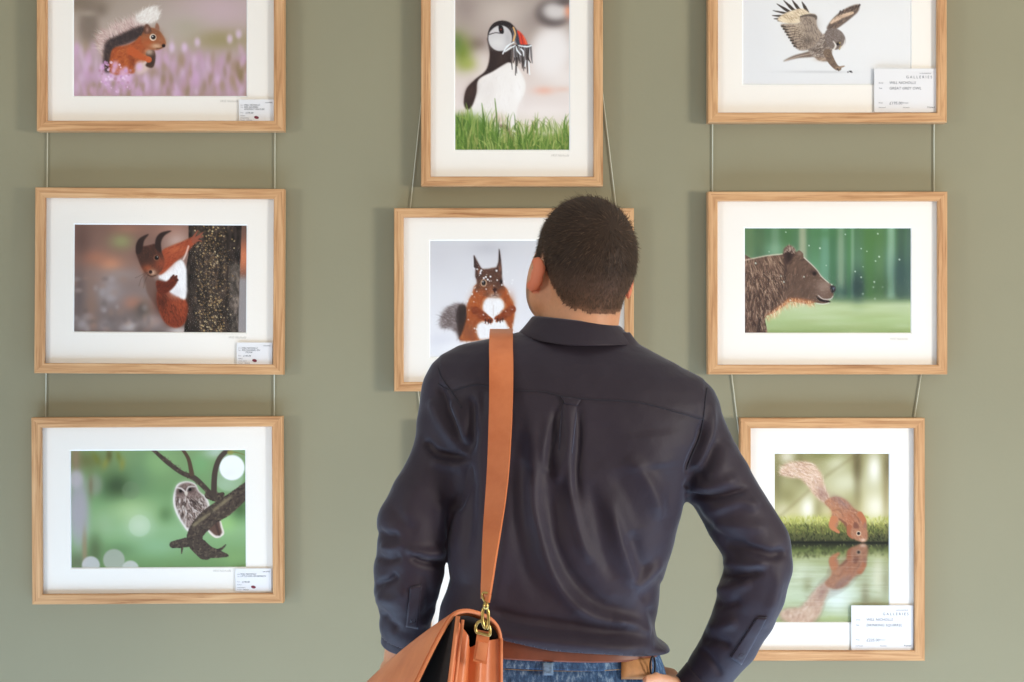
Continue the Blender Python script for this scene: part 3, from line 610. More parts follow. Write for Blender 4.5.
def print_bear():
    c = Canvas((744.8, 228.3, 910.6, 332.7), (740, 224), 5.885, seed=7); r = c.r
    c.vgrad([(20, (84, 122, 84)), (200, (92, 128, 100)), (400, (78, 104, 88)), (445, (120, 142, 104)), (480, (172, 188, 142)), (560, (160, 180, 126)), (645, (136, 154, 98))])
    up = np.clip((450-c.Y)/30, 0, 1)
    for x, w, col, al in ((60, 30, (110, 130, 90), .6), (120, 30, (84, 110, 80), .7), (210, 26, (120, 150, 120), .6), (280, 40, (84, 124, 78), .7), (370, 24, (156, 160, 132), .85), (440, 34, (90, 134, 94), .8), (500, 26, (112, 158, 132), .6), (545, 18, (74, 120, 84), .7), (592, 20, (136, 158, 130), .7), (640, 14, (84, 134, 86), .7), (660, 10, (140, 170, 140), .5),
            (760, 40, (86, 126, 72), .8), (820, 26, (96, 130, 84), .7), (884, 24, (136, 168, 142), .85), (945, 26, (74, 100, 84), .8), (990, 20, (84, 108, 96), .8)):
        c.mix(up*np.exp(-(np.abs(c.X-x)/w)**3), col, al)
    for x, y, rx, ry, col, al in ((690, 370, 42, 80, (50, 76, 76), .9), (600, 400, 50, 40, (62, 94, 86), .7), (450, 280, 60, 90, (110, 160, 130), .45), (210, 150, 60, 40, (130, 166, 136), .6), (940, 300, 60, 120, (62, 88, 92), .6), (820, 360, 60, 60, (70, 104, 66), .6), (100, 100, 60, 60, (96, 124, 86), .5), (500, 60, 80, 30, (82, 128, 82), .6), (790, 90, 70, 60, (86, 126, 70), .5)): c.blob(x, y, rx, ry, col, al)
    for i in range(30): c.blob(r.uniform(150, 1000), r.uniform(470, 640), r.uniform(60, 130), r.uniform(6, 16), [(176, 190, 148), (146, 166, 108), (176, 190, 140), (152, 166, 114)][r.randint(4)], .4)
    c.a = gblur(c.a, .9)
    body = [(10, 218), (80, 206), (160, 190), (250, 180), (262, 150), (290, 130), (320, 146), (330, 168), (350, 158), (372, 176), (378, 200), (420, 238), (455, 275), (480, 310), (520, 345), (552, 364), (562, 380), (550, 404), (546, 430), (520, 446), (524, 460), (480, 466), (440, 460), (400, 470), (350, 462), (300, 456), (250, 488), (200, 522), (152, 550), (156, 660), (10, 660)]
    m = c.mask(body, 1.5); c.mix(gblur(m, 2.2), (214, 206, 188), .35); c.mix(m, (108, 84, 70))
    und = c.mask([(150, 545), (250, 470), (300, 436), (420, 450), (440, 472), (300, 470), (200, 540)], 8)
    for x, y, rx, ry, col, al in ((120, 440, 90, 70, (82, 60, 50), .8), (60, 560, 60, 80, (92, 66, 56), .7), (130, 600, 16, 50, (70, 52, 46), .7), (340, 330, 60, 90, (98, 76, 64), .7), (160, 260, 110, 50, (126, 100, 84), .7), (480, 390, 60, 50, (132, 110, 98), .8), (420, 400, 50, 50, (100, 78, 66), .7), (390, 250, 50, 40, (120, 96, 82), .6), (500, 360, 40, 24, (150, 128, 116), .7)): c.blob_in = c.mix(m*np.exp(-((c.X-x)/rx)**2-((c.Y-y)/ry)**2), col, al)
    bb = m*(c.X < 280); hh = m*(c.X >= 270)*(c.X < 450)
    c.fur(bb, 900, 44, lambda x, y: 75-(x-150)*.12, [(164, 136, 114), (62, 46, 40), (134, 108, 92), (76, 56, 48), (192, 164, 140)], 5.5, .65, 16)
    c.fur(hh, 420, 32, lambda x, y: 115 if y > 240 else 150, [(140, 112, 94), (76, 58, 50), (120, 96, 82)], 5, .5, 18)
    c.fur(m*(c.X >= 430), 160, 14, 160, [(158, 136, 122), (106, 86, 76)], 4, .4, 20)
    c.mix(und*m, (190, 120, 76), .75)
    c.fur(und, 260, 30, 80, [(232, 184, 136), (206, 138, 88), (160, 100, 66), (240, 210, 176)], 4, .6, 20, True)
    c.poly([(258, 185), (262, 152), (290, 132), (320, 150), (326, 180), (300, 215), (272, 240)], (84, 62, 56), 5); c.blob(290, 190, 16, 34, (52, 38, 36), .8); c.blob(296, 146, 26, 12, (150, 128, 112), .7); c.blob(352, 176, 16, 14, (140, 118, 104), .7)
    c.fur(c.mask([(258, 175), (270, 145), (300, 132), (325, 160), (320, 180), (285, 165)]), 110, 16, 270, [(196, 176, 158), (120, 96, 84)], 4, .6, 40, True)
    c.blob(268, 300, 12, 90, (70, 52, 46), .6)
    top = [(28, 216), (80, 205), (160, 189), (250, 179)]; c.line(top, 6, (214, 196, 176), .7, 6); c.line([(378, 200), (420, 238), (455, 275), (480, 310), (520, 345)], 5, (212, 200, 188), .8, 5)
    c.disc(438, 292, 11, (36, 26, 26), .95, 8); c.blob(430, 285, 26, 16, (66, 50, 46), .6); c.poly([(530, 366), (552, 364), (563, 380), (552, 402), (538, 400)], (48, 44, 50), 3); c.blob(550, 378, 7, 7, (120, 134, 156), .8)
    c.line([(450, 425), (470, 444), (500, 452), (528, 456)], [5, 12, 12, 8], (38, 28, 28), .95, 4); c.line([(460, 418), (490, 440), (530, 440), (546, 424)], [4, 5, 6, 5], (210, 202, 198), .75, 4); c.line([(450, 466), (490, 469), (524, 462)], 4, (222, 214, 206), .7, 4)
    c.line([(118, 555), (112, 640)], [14, 20], (60, 44, 40), .7, 8)
    for i in range(26): c.disc(r.uniform(60, 990), r.uniform(40, 460), r.uniform(2.5, 5), (206, 222, 206), .75, 4)
    return c

def print_pond():
    c = Canvas((774.6, 453.6, 888.7, 622), (772, 450), 3.875, seed=8); r = c.r
    c.vgrad([(10, (150, 142, 88)), (120, (178, 172, 120)), (240, (196, 184, 124)), (268, (186, 184, 92)), (300, (128, 132, 58)), (345, (82, 86, 44)), (362, (48, 50, 32)), (385, (96, 108, 50)), (412, (152, 158, 96)), (460, (160, 168, 122)), (560, (176, 190, 150)), (670, (140, 152, 88))])
    for x, y, rx, ry, col, al in ((60, 30, 30, 26, (226, 214, 186), .8), (395, 75, 26, 60, (236, 230, 208), .9), (400, 220, 40, 50, (232, 222, 190), .85), (140, 225, 26, 40, (240, 232, 204), .9), (250, 50, 40, 40, (206, 204, 160), .7), (60, 180, 40, 40, (140, 132, 74), .7), (330, 120, 20, 120, (120, 104, 62), .6), (440, 150, 16, 140, (142, 122, 76), .6), (100, 100, 60, 60, (130, 122, 66), .5), (290, 130, 60, 40, (216, 214, 176), .6), (40, 240, 26, 40, (206, 196, 150), .6), (200, 20, 60, 20, (128, 128, 60), .6)): c.blob(x, y, rx, ry, col, al)
    c.line([(30, 260), (110, 190), (200, 110), (330, 20)], 9, (120, 100, 60), .5, 14)
    for x, y, rx, ry, col, al in ((250, 570, 70, 60, (206, 222, 214), .8), (120, 470, 50, 40, (196, 206, 170), .7), (410, 480, 24, 80, (206, 200, 164), .7), (360, 560, 20, 70, (120, 104, 70), .6), (400, 600, 30, 40, (132, 116, 78), .5), (220, 650, 60, 16, (166, 180, 110), .7), (90, 640, 50, 30, (190, 176, 130), .6), (330, 450, 14, 60, (130, 118, 74), .5), (300, 490, 20, 40, (190, 204, 170), .6)): c.blob(x, y, rx, ry, col, al)
    for x, y, rx, ry, col, al in ((330, 60, 16, 90, (104, 90, 52), .6), (20, 120, 24, 90, (112, 104, 56), .6), (180, 230, 20, 50, (130, 118, 66), .5), (300, 220, 30, 60, (150, 140, 84), .5), (450, 60, 20, 60, (110, 96, 56), .6), (110, 60, 18, 60, (120, 112, 60), .5), (140, 520, 20, 40, (126, 120, 76), .5), (440, 520, 20, 80, (130, 120, 84), .5), (330, 620, 30, 30, (120, 128, 76), .5)): c.blob(x, y, rx, ry, col, al)
    c.a = gblur(c.a, 1.2)
    for i in range(130):
        y = r.uniform(410, 668); c.line([(r.uniform(0, 430), y), (r.uniform(60, 465), y+r.normal(0, 2))], 2.5, [(196, 206, 176), (130, 140, 96), (216, 224, 206), (120, 116, 76)][r.randint(4)], .22, 3)
    mo = (c.Y > 258)*(c.Y < 352)*1.
    for i in range(900):
        x, y = r.uniform(8, 456), 262+92*r.rand()
        k = (y-262)/92; cols = [(206, 200, 96), (176, 176, 70), (150, 152, 56)] if k < .3 else [(150, 152, 66), (104, 112, 46), (70, 76, 36), (122, 112, 56)] if k < .7 else [(64, 68, 36), (96, 100, 50), (44, 46, 28), (112, 108, 60)]
        c.line([(x, y), (x+r.normal(0, 5), y-r.uniform(4, 14))], [4, 2], cols[r.randint(len(cols))], .7, 3)
    for i in range(330):
        x, y = r.uniform(8, 456), 362+50*r.rand(); c.line([(x, y), (x+r.normal(0, 5), y+r.uniform(3, 12))], [4, 2], [(60, 66, 34), (112, 122, 56), (150, 156, 80), (44, 48, 28)][r.randint(4)], .6, 3.5)
    c.line([(5, 358), (200, 357), (460, 360)], 7, (34, 36, 26), .85, 6)
    def squirrel(fy, rim):
        Y = (lambda y: y) if fy > 0 else (lambda y: 718-y)
        p = lambda L: [(x, Y(y)) for x, y in L]
        t = c.mask(p([(32, 92), (50, 62), (100, 48), (160, 56), (192, 95), (205, 145), (225, 190), (205, 205), (170, 180), (140, 140), (110, 112), (70, 108)]), 5)
        c.mix(t, (220, 170, 138), .9)
        c.fur(t, 420, 26, lambda x, y: (200 if y < 120 else 240)*fy, [(244, 214, 190), (196, 140, 110), (232, 190, 160), (166, 118, 98)], 3, .55, 26, True)
        c.blob(195, Y(170), 18, 40, (146, 104, 92), .6, 2, -25*fy)
        b = c.poly(p([(205, 205), (238, 182), (282, 192), (318, 228), (350, 248), (364, 290), (352, 320), (318, 335), (296, 305), (262, 272), (256, 292), (240, 312), (226, 296), (232, 240)]), (182, 116, 80), 3)
        c.blob(270, Y(205), 46, 16, (146, 112, 106), .85, 2, 35*fy); c.blob(250, Y(240), 22, 30, (196, 128, 84), .7); c.blob(300, Y(270), 24, 30, (182, 96, 56), .6)
        c.fur(b, 340, 18, 50*fy, [(214, 150, 110), (140, 84, 58), (190, 122, 84), (164, 128, 116)], 3, .5, 22)
        c.line(p([(262, 268), (284, 286), (296, 306)]), [6, 10, 5], (120, 72, 52), .6, 6); c.line(p([(236, 236), (262, 232), (276, 258)]), [4, 7, 4], (140, 84, 60), .5, 6); c.line(p([(318, 250), (334, 268), (340, 288)]), [4, 7, 4], (132, 80, 58), .5, 6)
        c.line(p([(240, 270), (232, 295), (258, 318)]), [30, 20, 10], (200, 116, 70), 1, 4); c.line(p([(300, 300), (298, 325), (312, 340)]), [22, 14, 8], (176, 96, 58), 1, 4); c.line(p([(340, 250), (356, 275), (352, 300)]), [22, 18, 12], (190, 106, 64), 1, 4)
        h = c.poly(p([(306, 312), (318, 292), (345, 288), (366, 305), (370, 340), (356, 356), (330, 350), (310, 338)]), (176, 114, 80), 3)
        c.fur(h, 110, 11, 70*fy, [(206, 136, 94), (140, 80, 54)], 3, .45, 30)
        c.poly(p([(316, 302), (318, 280), (330, 284), (336, 302)]), (140, 84, 62), 2); c.poly(p([(352, 296), (360, 278), (366, 290), (364, 304)]), (160, 104, 80), 2)
        c.disc(335, Y(323), 9, (226, 196, 164), .9, 3); c.disc(335, Y(323), 6, (30, 20, 20), 1, 3); c.blob(352, Y(348), 12, 6, (226, 190, 164), .7)
    keep = c.a.copy()
    squirrel(-1, 0)
    m = np.abs(c.a-keep).sum(-1) > .02
    c.a[m] = (c.a*.80+np.array([120, 100, 84])/255*.16)[m]
    y = (c.Y > 372)*1.
    bl = gblur(c.a, 1.1); c.a = c.a*(1-y[..., None])+bl*y[..., None]
    for i in range(50): yy = r.uniform(400, 640); x = r.uniform(40, 380); c.line([(x, yy), (x+r.uniform(30, 110), yy)], 2, (214, 216, 196), .22, 3)
    squirrel(1, 0)
    return c

def print_hidden():
    c = Canvas((455, 452, 572, 622), (455, 452), 1., seed=9)
    c.vgrad([(0, (120, 140, 90)), (90, (150, 165, 110)), (170, (90, 110, 70))])
    for i in range(40): c.blob(c.r.uniform(0, 117), c.r.uniform(0, 170), 12, 14, [(150, 170, 110), (90, 120, 70), (190, 190, 150)][i % 3], .4)
    return c
# ================================================================= the room
M = {}
M['wall'] = plain('sage_wall_paint', WALLC, .75, spec=.25, noise=.035, nscale=2.2, bump=.12, bscale=90.)
M['floor'] = plain('oak_floor', rgb(120, 92, 66), .5, noise=.25, nscale=3.)
M['ceiling'] = plain('ceiling_paint', rgb(228, 222, 210), .9)
tag(MB().box((-4, 0, 0), (4, .15, 2.75)).build('wall_back', M['wall'], smooth=False), kind='structure')
tag(MB().box((-4, -8, -.1), (4, .15, 0)).build('floor', M['floor'], smooth=False), kind='structure')
tag(MB().box((-4, -6.5, 2.75), (4, .15, 2.85)).build('ceiling', M['ceiling'], smooth=False), kind='structure')
bs = MB().box((-4, -.018, 0), (4, 0, .12)); tag(bs.build('baseboard_back', M['ceiling'], smooth=False), kind='structure')

# ================================================================= the framed photographs
M['oak'] = oak(); M['glass'] = glazing()
M['mount'] = plain('mount_card', MOUNTC, .9, spec=.1)
M['core'] = plain('mount_core', rgb(250, 249, 246), .9, spec=.1)
M['backing'] = plain('backing_board', rgb(150, 120, 86), .9)
M['card'] = plain('label_card', rgb(230, 228, 228), .8, spec=.2)
M['ink'] = plain('grey_ink', rgb(112, 112, 120), .8); M['ink_dark'] = plain('dark_ink', rgb(66, 66, 74), .8); M['pencil'] = plain('pencil', rgb(196, 190, 180), .8)
M['red_dot'] = plain('maroon_sticker', rgb(120, 40, 58), .6)
M['photo'] = attr_mat('photo_print', .45, .25)
YF, YB = -.034, -.006                       # front and back of a frame
WPX = (YF+DIST)/FPX                         # metres per pixel at the frames' front

def wx(px): return (px-512)*WPX
def wz(py): return ZC-(py-341)*WPX
def text_mesh(s, size, x, z, y, shear=0., align='LEFT', bold=0.):
    cu = bpy.data.curves.new('lettering', 'FONT'); cu.body = s; cu.size = size; cu.shear = shear; cu.align_x = align; cu.resolution_u = 2; cu.offset = bold
    o = bpy.data.objects.new('lettering', cu); COL.objects.link(o)
    bpy.context.view_layer.update()
    me = o.evaluated_get(bpy.context.evaluated_depsgraph_get()).to_mesh()
    V = [(x+v.co.x, y, z+v.co.y) for v in me.vertices]; Fc = [tuple(p.vertices) for p in me.polygons]
    o.evaluated_get(bpy.context.evaluated_depsgraph_get()).to_mesh_clear()
    bpy.data.objects.remove(o); bpy.data.curves.remove(cu)
    return V, Fc
def moulding(x0, x1, z0, z1, w, root, seed):
    """four mitred oak lengths, one swept profile; u runs along each length for the grain"""
    prof = [(0, YB), (0, YF+.002), (.0012, YF), (w-.0018, YF), (w, YF+.0018), (w, YF+.0085), (w-.005, YF+.0095), (w-.005, YB), (0, YB)]
    cor = lambda o: [(x0+o, z0+o), (x1-o, z0+o), (x1-o, z1-o), (x0+o, z1-o)]
    V, Fc, UV = [], [], []
    for s in range(4):
        base = len(V); acc = 0.
        for i, (o, y) in enumerate(prof):
            a, b = cor(o)[s], cor(o)[(s+1) % 4]
            if i: acc += math.dist(prof[i], prof[i-1])
            V += [(a[0], y, a[1]), (b[0], y, b[1])]
            u0 = o; u1 = math.dist(cor(0)[s], cor(0)[(s+1) % 4])-o
            UV += [(u0+seed*3.1+s*1.7, acc+s*.37+seed), (u1+seed*3.1+s*1.7, acc+s*.37+seed)]
        for i in range(len(prof)-1): Fc.append((base+2*i, base+2*i+1, base+2*i+3, base+2*i+2))
    o = obj('moulding', V, Fc, M['oak'], root, smooth=False)
    uv = o.data.uv_layers.new(name='UVMap')
    for l in o.data.loops: uv.data[l.index].uv = UV[l.vertex_index]
    return o
def picture(rect, mw, canvas, label, group, tagcard=None, sign=True, seed=0, tilt=0., gain=1.2, sat=1.):
    L, T, R_, B = rect
    x0, x1, z0, z1 = wx(L), wx(R_), wz(B), wz(T); w = mw*WPX
    root = thing('picture_frame', ((x0+x1)/2, YB, z0), label, 'picture frame', group)
    moulding(x0, x1, z0, z1, w, root, seed)
    yp, ym, yg = YF+.0130, YF+.0112, YF+.0088
    pl, pt, pr, pb = canvas.rect
    k = (yp+DIST)/FPX                        # the print lies a little deeper than the frame's front
    a0, a1, b0, b1 = (pl-512)*k, (pr-512)*k, ZC-(pb-341)*k, ZC-(pt-341)*k
    MB().box((x0+.004, yp+.0004, z0+.004), (x1-.004, YB-.001, z1-.004)).build('backing_board', M['backing'], root, smooth=False)
    # window mount with a bevelled white core
    e = .0022
    V = []; Fc = []; mi = []
    rings = [((x0+.006, x1-.006, z0+.006, z1-.006), ym), ((a0-e, a1+e, b0-e, b1+e), ym), ((a0, a1, b0, b1), yp-.0001)]
    for (p, q, r, s), y in rings: V += [(p, y, r), (q, y, r), (q, y, s), (p, y, s)]
    for ri in range(2):
        for c in range(4): Fc.append((ri*4+c, ri*4+(c+1) % 4, ri*4+4+(c+1) % 4, ri*4+4+c)); mi.append(ri)
    mo = obj('mount', V, Fc, [M['mount'], M['core']], root, smooth=False)
    mo.data.polygons.foreach_set('material_index', mi)
    # the print itself
    H, W = canvas.a.shape[:2]
    X, Z = np.meshgrid(np.linspace(a0-.001, a1+.001, W), np.linspace(b1+.001, b0-.001, H))
    V = np.stack([X, np.full_like(X, yp), Z], -1).reshape(-1, 3)
    i = (np.arange(H-1)[:, None]*W+np.arange(W-1)[None]).ravel()
    pr_ = obj('photograph', V, np.stack([i, i+W, i+W+1, i+1], 1), M['photo'], root)
    C = np.clip(canvas.a, 0, 1).reshape(-1, 3); g = C.mean(1, keepdims=True); C = np.clip(g+(C-g)*PSAT*sat, 0, 1); C = np.clip(C+.30*(C-.5)*(1-np.abs(2*C-1)**1.5), 0, 1)
    add_col(pr_, np.clip(s2l(C)*gain, 0, .95))
    MB().box((x0+w*.6, yg, z0+w*.6), (x1-w*.6, yg+.0018, z1-w*.6)).build('glass', M['glass'], root, smooth=False)
    if sign:
        sx, sz = sign
        m = MB(); m.add(*text_mesh('Will Nicholls', 2.3*WPX*1.5, wx(sx), wz(sz), ym-.0002, .45, 'RIGHT')); m.build('signature', M['pencil'], root, smooth=False)
    if tagcard:
        (cl, ct, cr, cb), lines, dot = tagcard
        yc = yg-.0016
        c = MB().box((wx(cl), yc, wz(cb)), (wx(cr), yc+.0006, wz(ct))).build('price_label', M['card'], root, smooth=False)
        for (s, px, py, h, sh, al, q) in lines:
            m = MB(); m.add(*text_mesh(s, h*WPX*1.4, wx(px), wz(py), yc-.0003, sh, al)); m.build('lettering', M[q], c, smooth=False)
        if dot:
            m = MB(); dx, dz = wx(dot[0]), wz(dot[1]); n = 14
            m.add([(dx+2.4*WPX*math.cos(t*2*math.pi/n), yc-.0004, dz+1.5*WPX*math.sin(t*2*math.pi/n)-.3*WPX*math.cos(t*2*math.pi/n)) for t in range(n)], [tuple(range(n))])
            m.build('sold_sticker', M['red_dot'], c, smooth=False)
    if tilt: root.rotation_euler = (0, math.radians(tilt), 0)
    return root
def small_card(l, t, r, b, rows, dot):
    w = r-l; L = [('GALLERIES', r-1.5, t+3.6, 1.1, 0, 'RIGHT', 'ink_dark')]
    y = t+6.2
    for s in rows: L.append((s, l+5.0, y, 1.55, .15, 'LEFT', 'ink_dark')); y += 2.15
    L += [('Artist', l+1.5, t+6, 1.0, 0, 'LEFT', 'ink'), ('Title', l+1.5, t+8.2, 1.0, 0, 'LEFT', 'ink'), ('Price', l+1.5, t+13.6, 1.0, 0, 'LEFT', 'ink'), ('\u00a3195.00', l+6.5, t+14.2, 1.7, .15, 'LEFT', 'ink_dark'),
          ('Medium', l+1.5, t+16.6, 1., 0, 'LEFT', 'ink'), ('Limited edition', l+1.5, b-3.6, 1., 0, 'LEFT', 'ink'), ('Framed', l+1.5, b-1.5, 1., 0, 'LEFT', 'ink'), ('Unframed', l+7.5, b-1.5, 1., 0, 'LEFT', 'ink_dark')]
    return ((l, t, r, b), L, dot)
def big_card(l, t, r, b, title, price):
    L = [('northumberland', r-5.5, t+5.2, 1.3, 0, 'RIGHT', 'ink'), ('G A L L E R I E S', r-4.5, t+9.8, 2.7, 0, 'RIGHT', 'ink'),
         ('Artist', l+4.5, t+15, 1.4, 0, 'LEFT', 'ink'), ('Title', l+4.5, t+20.4, 1.4, 0, 'LEFT', 'ink'), ('WILL NICHOLLS', l+15, t+15.4, 2.6, .15, 'LEFT', 'ink'), (title, l+15, t+21, 2.7, .15, 'LEFT', 'ink'),
         ('Price', l+4.5, t+35, 1.4, 0, 'LEFT', 'ink'), (price, l+15, t+36, 2.9, .15, 'LEFT', 'ink'), ('framed', l+29, t+35, 1.3, 0, 'LEFT', 'ink'), ('Unframed', l+4.5, b-4, 1.2, 0, 'LEFT', 'ink'), ('Mounted', l+29, b-4, 1.2, 0, 'LEFT', 'ink'), ('Framed', r-2, b-4, 1.7, 0, 'RIGHT', 'ink_dark')]
    return ((l, t, r, b), L, None)

GR = 'oak framed wildlife photographs on the green wall'
picture((36.5, -56, 284, 131), 10.3, print_heather(), 'oak-framed photo of a squirrel sitting among purple heather, top of the left column', GR,
        small_card(238.5, 99, 273.5, 121.5, ['WILL NICHOLLS', 'RED SQUIRREL', 'AMONGST HEATHER'], (256, 117)), (237, 101.5), 1, gain=1.03, sat=.9)
picture((34, 188, 283, 374), 10.3, print_trunk(), 'oak-framed photo of a squirrel clinging to a dark tree trunk, middle of the left column', GR,
        small_card(236, 342, 271.5, 364.5, ['WILL NICHOLLS', 'RED SQUIRREL ON', '      TRUNK'], (254, 360)), (245, 338), 2, .35, gain=1.1, sat=.9)
picture((32, 417, 283, 604), 10.3, print_owlet(), 'oak-framed photo of a small owl perched on a bare bough, bottom of the left column', GR,
        small_card(235, 569.5, 271, 592.5, ['WILL NICHOLLS', 'LITTLE OWL ON BRANCH'], (253, 588)), (230, 573), 3, -.3, gain=.98, sat=.84)
picture((421, -55, 603, 186), 9.5, print_puffin(), 'upright oak-framed photo of a puffin with a beak full of fish, above the man', GR, None, (569, 156), 4, gain=1.06)
picture((394, 208, 634, 391.5), 9.5, print_snow(), 'oak-framed photo of a squirrel standing in snow, partly behind the man\'s head', GR, None, False, 5, gain=.95, sat=.92)
picture((708, -60, 947, 122.5), 10., print_greyowl(), 'oak-framed photo of a grey owl landing with raised wings, top of the right column', GR,
        big_card(875, 68, 937.5, 111.5, 'GREAT GREY OWL', '\u00a3195.00'), False, 6, gain=1.0)
picture((708, 191.5, 947.5, 374.5), 9.7, print_bear(), 'oak-framed photo of a brown bear in profile, middle of the right column', GR, None, (909, 340), 7, gain=1.0, sat=.92)
picture((740.5, 418, 925, 661), 10.3, print_pond(), 'upright oak-framed photo of a squirrel drinking beside its reflection, bottom right', GR,
        big_card(852, 606, 914, 651, 'DRINKING SQUIRREL', '\u00a3225.00'), False, 8, gain=1.0, sat=.74)
picture((421.5, 420, 606, 663), 10., print_hidden(), 'oak frame almost wholly hidden behind the man\'s back, below the snow squirrel', GR, None, False, 9)

# hanging cords behind the frames
M['cord'] = plain('pale_cord', rgb(196, 194, 172), .5)
def cord(px0, py0, px1, py1, label):
    Y = -.0035; k = (Y+DIST)/FPX
    a = Vector(((px0-512)*k, Y, ZC-(py0-341)*k)); b = Vector(((px1-512)*k, Y, ZC-(py1-341)*k))
    o = MB().tube([a, b], .0012, 8).build('hanging_cord', M['cord'], origin=tuple(b)); tag(o, label, 'cord', 'cords the frames hang from')
top = 341-(2.75-ZC)*FPX/DIST
cord(49.5, top, 45.5, 470, 'pale cord down the left side of the squirrel and owl frames at far left')
cord(276, top, 274, 470, 'pale cord down the right side of the left column of frames')
cord(713, top, 712.5, 240, 'pale cord from the grey owl frame to the bear frame, left of the two')
cord(934.5, top, 934, 240, 'pale cord from the grey owl frame to the bear frame, right of the two')
cord(725, 320, 741, 450, 'slanting pale cord below the left corner of the bear frame')
cord(925, 350, 911, 440, 'slanting pale cord below the right corner of the bear frame')
cord(430, 20, 408, 230, 'slanting pale cord leaving the left edge of the puffin frame')
cord(594, 20, 620, 240, 'slanting pale cord leaving the right edge of the puffin frame')
cord(413.5, 350, 424, 440, 'short pale cord below the left corner of the snow squirrel frame')
# ================================================================= the man, seen from behind
Y0 = -.78                                    # his middle, metres from the wall
KP = (Y0+DIST)/FPX
def px_x(p, Y=Y0): return (p-512)*(Y+DIST)/FPX
def px_z(p, Y=Y0): return ZC-(p-341)*(Y+DIST)/FPX

M['shirt'] = None
def shirt_mat():
    m, nt, b = new_mat('navy_cotton'); L = nt.links.new
    tc = nd(nt, 'ShaderNodeTexCoord'); n = nd(nt, 'ShaderNodeTexNoise', Scale=5., Detail=4.); L(tc.outputs['Object'], n.inputs['Vector'])
    r = nd(nt, 'ShaderNodeValToRGB'); r.color_ramp.elements[0].position = .3; r.color_ramp.elements[1].position = .7
    r.color_ramp.elements[0].color = SHIRTC[0]; r.color_ramp.elements[1].color = SHIRTC[1]; L(n.outputs['Fac'], r.inputs['Fac']); L(r.outputs['Color'], b.inputs['Base Color'])
    b.inputs['Roughness'].default_value = .58; b.inputs['Specular IOR Level'].default_value = .30; b.inputs['Sheen Weight'].default_value = .27; b.inputs['Sheen Roughness'].default_value = .38; b.inputs['Sheen Tint'].default_value = (.72, .82, 1., 1)
    n2 = nd(nt, 'ShaderNodeTexNoise', Scale=900., Detail=2.); L(tc.outputs['Object'], n2.inputs['Vector'])
    n3 = nd(nt, 'ShaderNodeTexNoise', Scale=45., Detail=3.); L(tc.outputs['Object'], n3.inputs['Vector'])
    b1 = nd(nt, 'ShaderNodeBump', Strength=.12, Distance=.0004); L(n2.outputs['Fac'], b1.inputs['Height'])
    b2 = nd(nt, 'ShaderNodeBump', Strength=.26, Distance=.004); L(n3.outputs['Fac'], b2.inputs['Height']); L(b1.outputs['Normal'], b2.inputs['Normal']); L(b2.outputs['Normal'], b.inputs['Normal'])
    return m
M['shirt'] = shirt_mat()
M['seam'] = plain('navy_thread', rgb(38, 35, 45), .8); M['button'] = plain('dark_button', rgb(40, 34, 40), .25, spec=.6)
M['skin'] = attr_mat('skin', .5, .35, .12); M['hair'] = attr_mat('brown_hair', .62, .18)
M['denim'] = None

# ---- torso: left edge, right edge (pixels at Y0), half depth, depth centre, for each height
TOR = np.array([  # py, xl, xr, b, cy
    (322, 528, 622, .046, -.765), (332, 520, 630, .054, -.768), (338, 494, 634, .060, -.77), (345, 460, 640, .070, -.772), (354, 443, 656, .082, -.775), (364, 435, 676, .092, -.778), (378, 433, 697, .102, -.78),
    (390, 433, 708, .108, -.78), (402, 434, 712, .113, -.78), (420, 437, 711, .118, -.78), (440, 443, 705, .122, -.78), (470, 449, 692, .125, -.78), (500, 452, 684, .126, -.78), (540, 447, 674, .125, -.778),
    (560, 447.5, 668, .123, -.776), (578, 450, 663, .121, -.774), (592, 446, 660, .121, -.773), (607, 440, 658, .123, -.772), (626, 437, 657, .130, -.772), (645, 440, 658, .136, -.772), (664, 444, 656, .138, -.772), (690, 448, 654, .125, -.772)], float)
def torso_rows(py, tab=TOR): return [np.interp(py, tab[:, 0], tab[:, i]) for i in (1, 2, 3, 4)]
def d_torso(x, y, z, shrink=0., tab=TOR, n=2.5):
    pz = 341+(ZC-z)/KP
    xl, xr, b, cy = torso_rows(pz, tab)
    cx = (px_x(xl)+px_x(xr))/2; a = (px_x(xr)-px_x(xl))/2-shrink; b = b-shrink
    q = (np.abs((x-cx)/a)**n+np.abs((y-cy)/b)**n)**(1/n)
    return (q-1)*np.minimum(a, b)
# ---- arms: centre px, radius px, depth
ARML = [((452, 396), 25, -.780), ((447, 428), 29, -.782), ((439, 462), 29, -.786), ((424, 497), 33, -.792), ((411, 524), 34, -.798), ((412, 550), 34.5, -.792), ((409, 570), 35, -.782), ((407, 588), 32.5, -.773), ((407, 606), 28.5, -.760), ((405, 624), 25.5, -.748), ((402, 640), 21, -.735)]
ARMR = [((686, 412), 25, -.780), ((700, 446), 31, -.782), ((717, 480), 34, -.786), ((738, 517), 34, -.790), ((755, 545), 33, -.795), ((759, 565), 33, -.795), ((752, 592), 33, -.790), ((744, 615), 30.5, -.782), ((730, 643), 27.5, -.770), ((712, 668), 24, -.757), ((698, 686), 21, -.75)]
def arm_pts(A): return [(P(c[0], c[1], Y), r*(Y+DIST)/FPX) for c, r, Y in A]

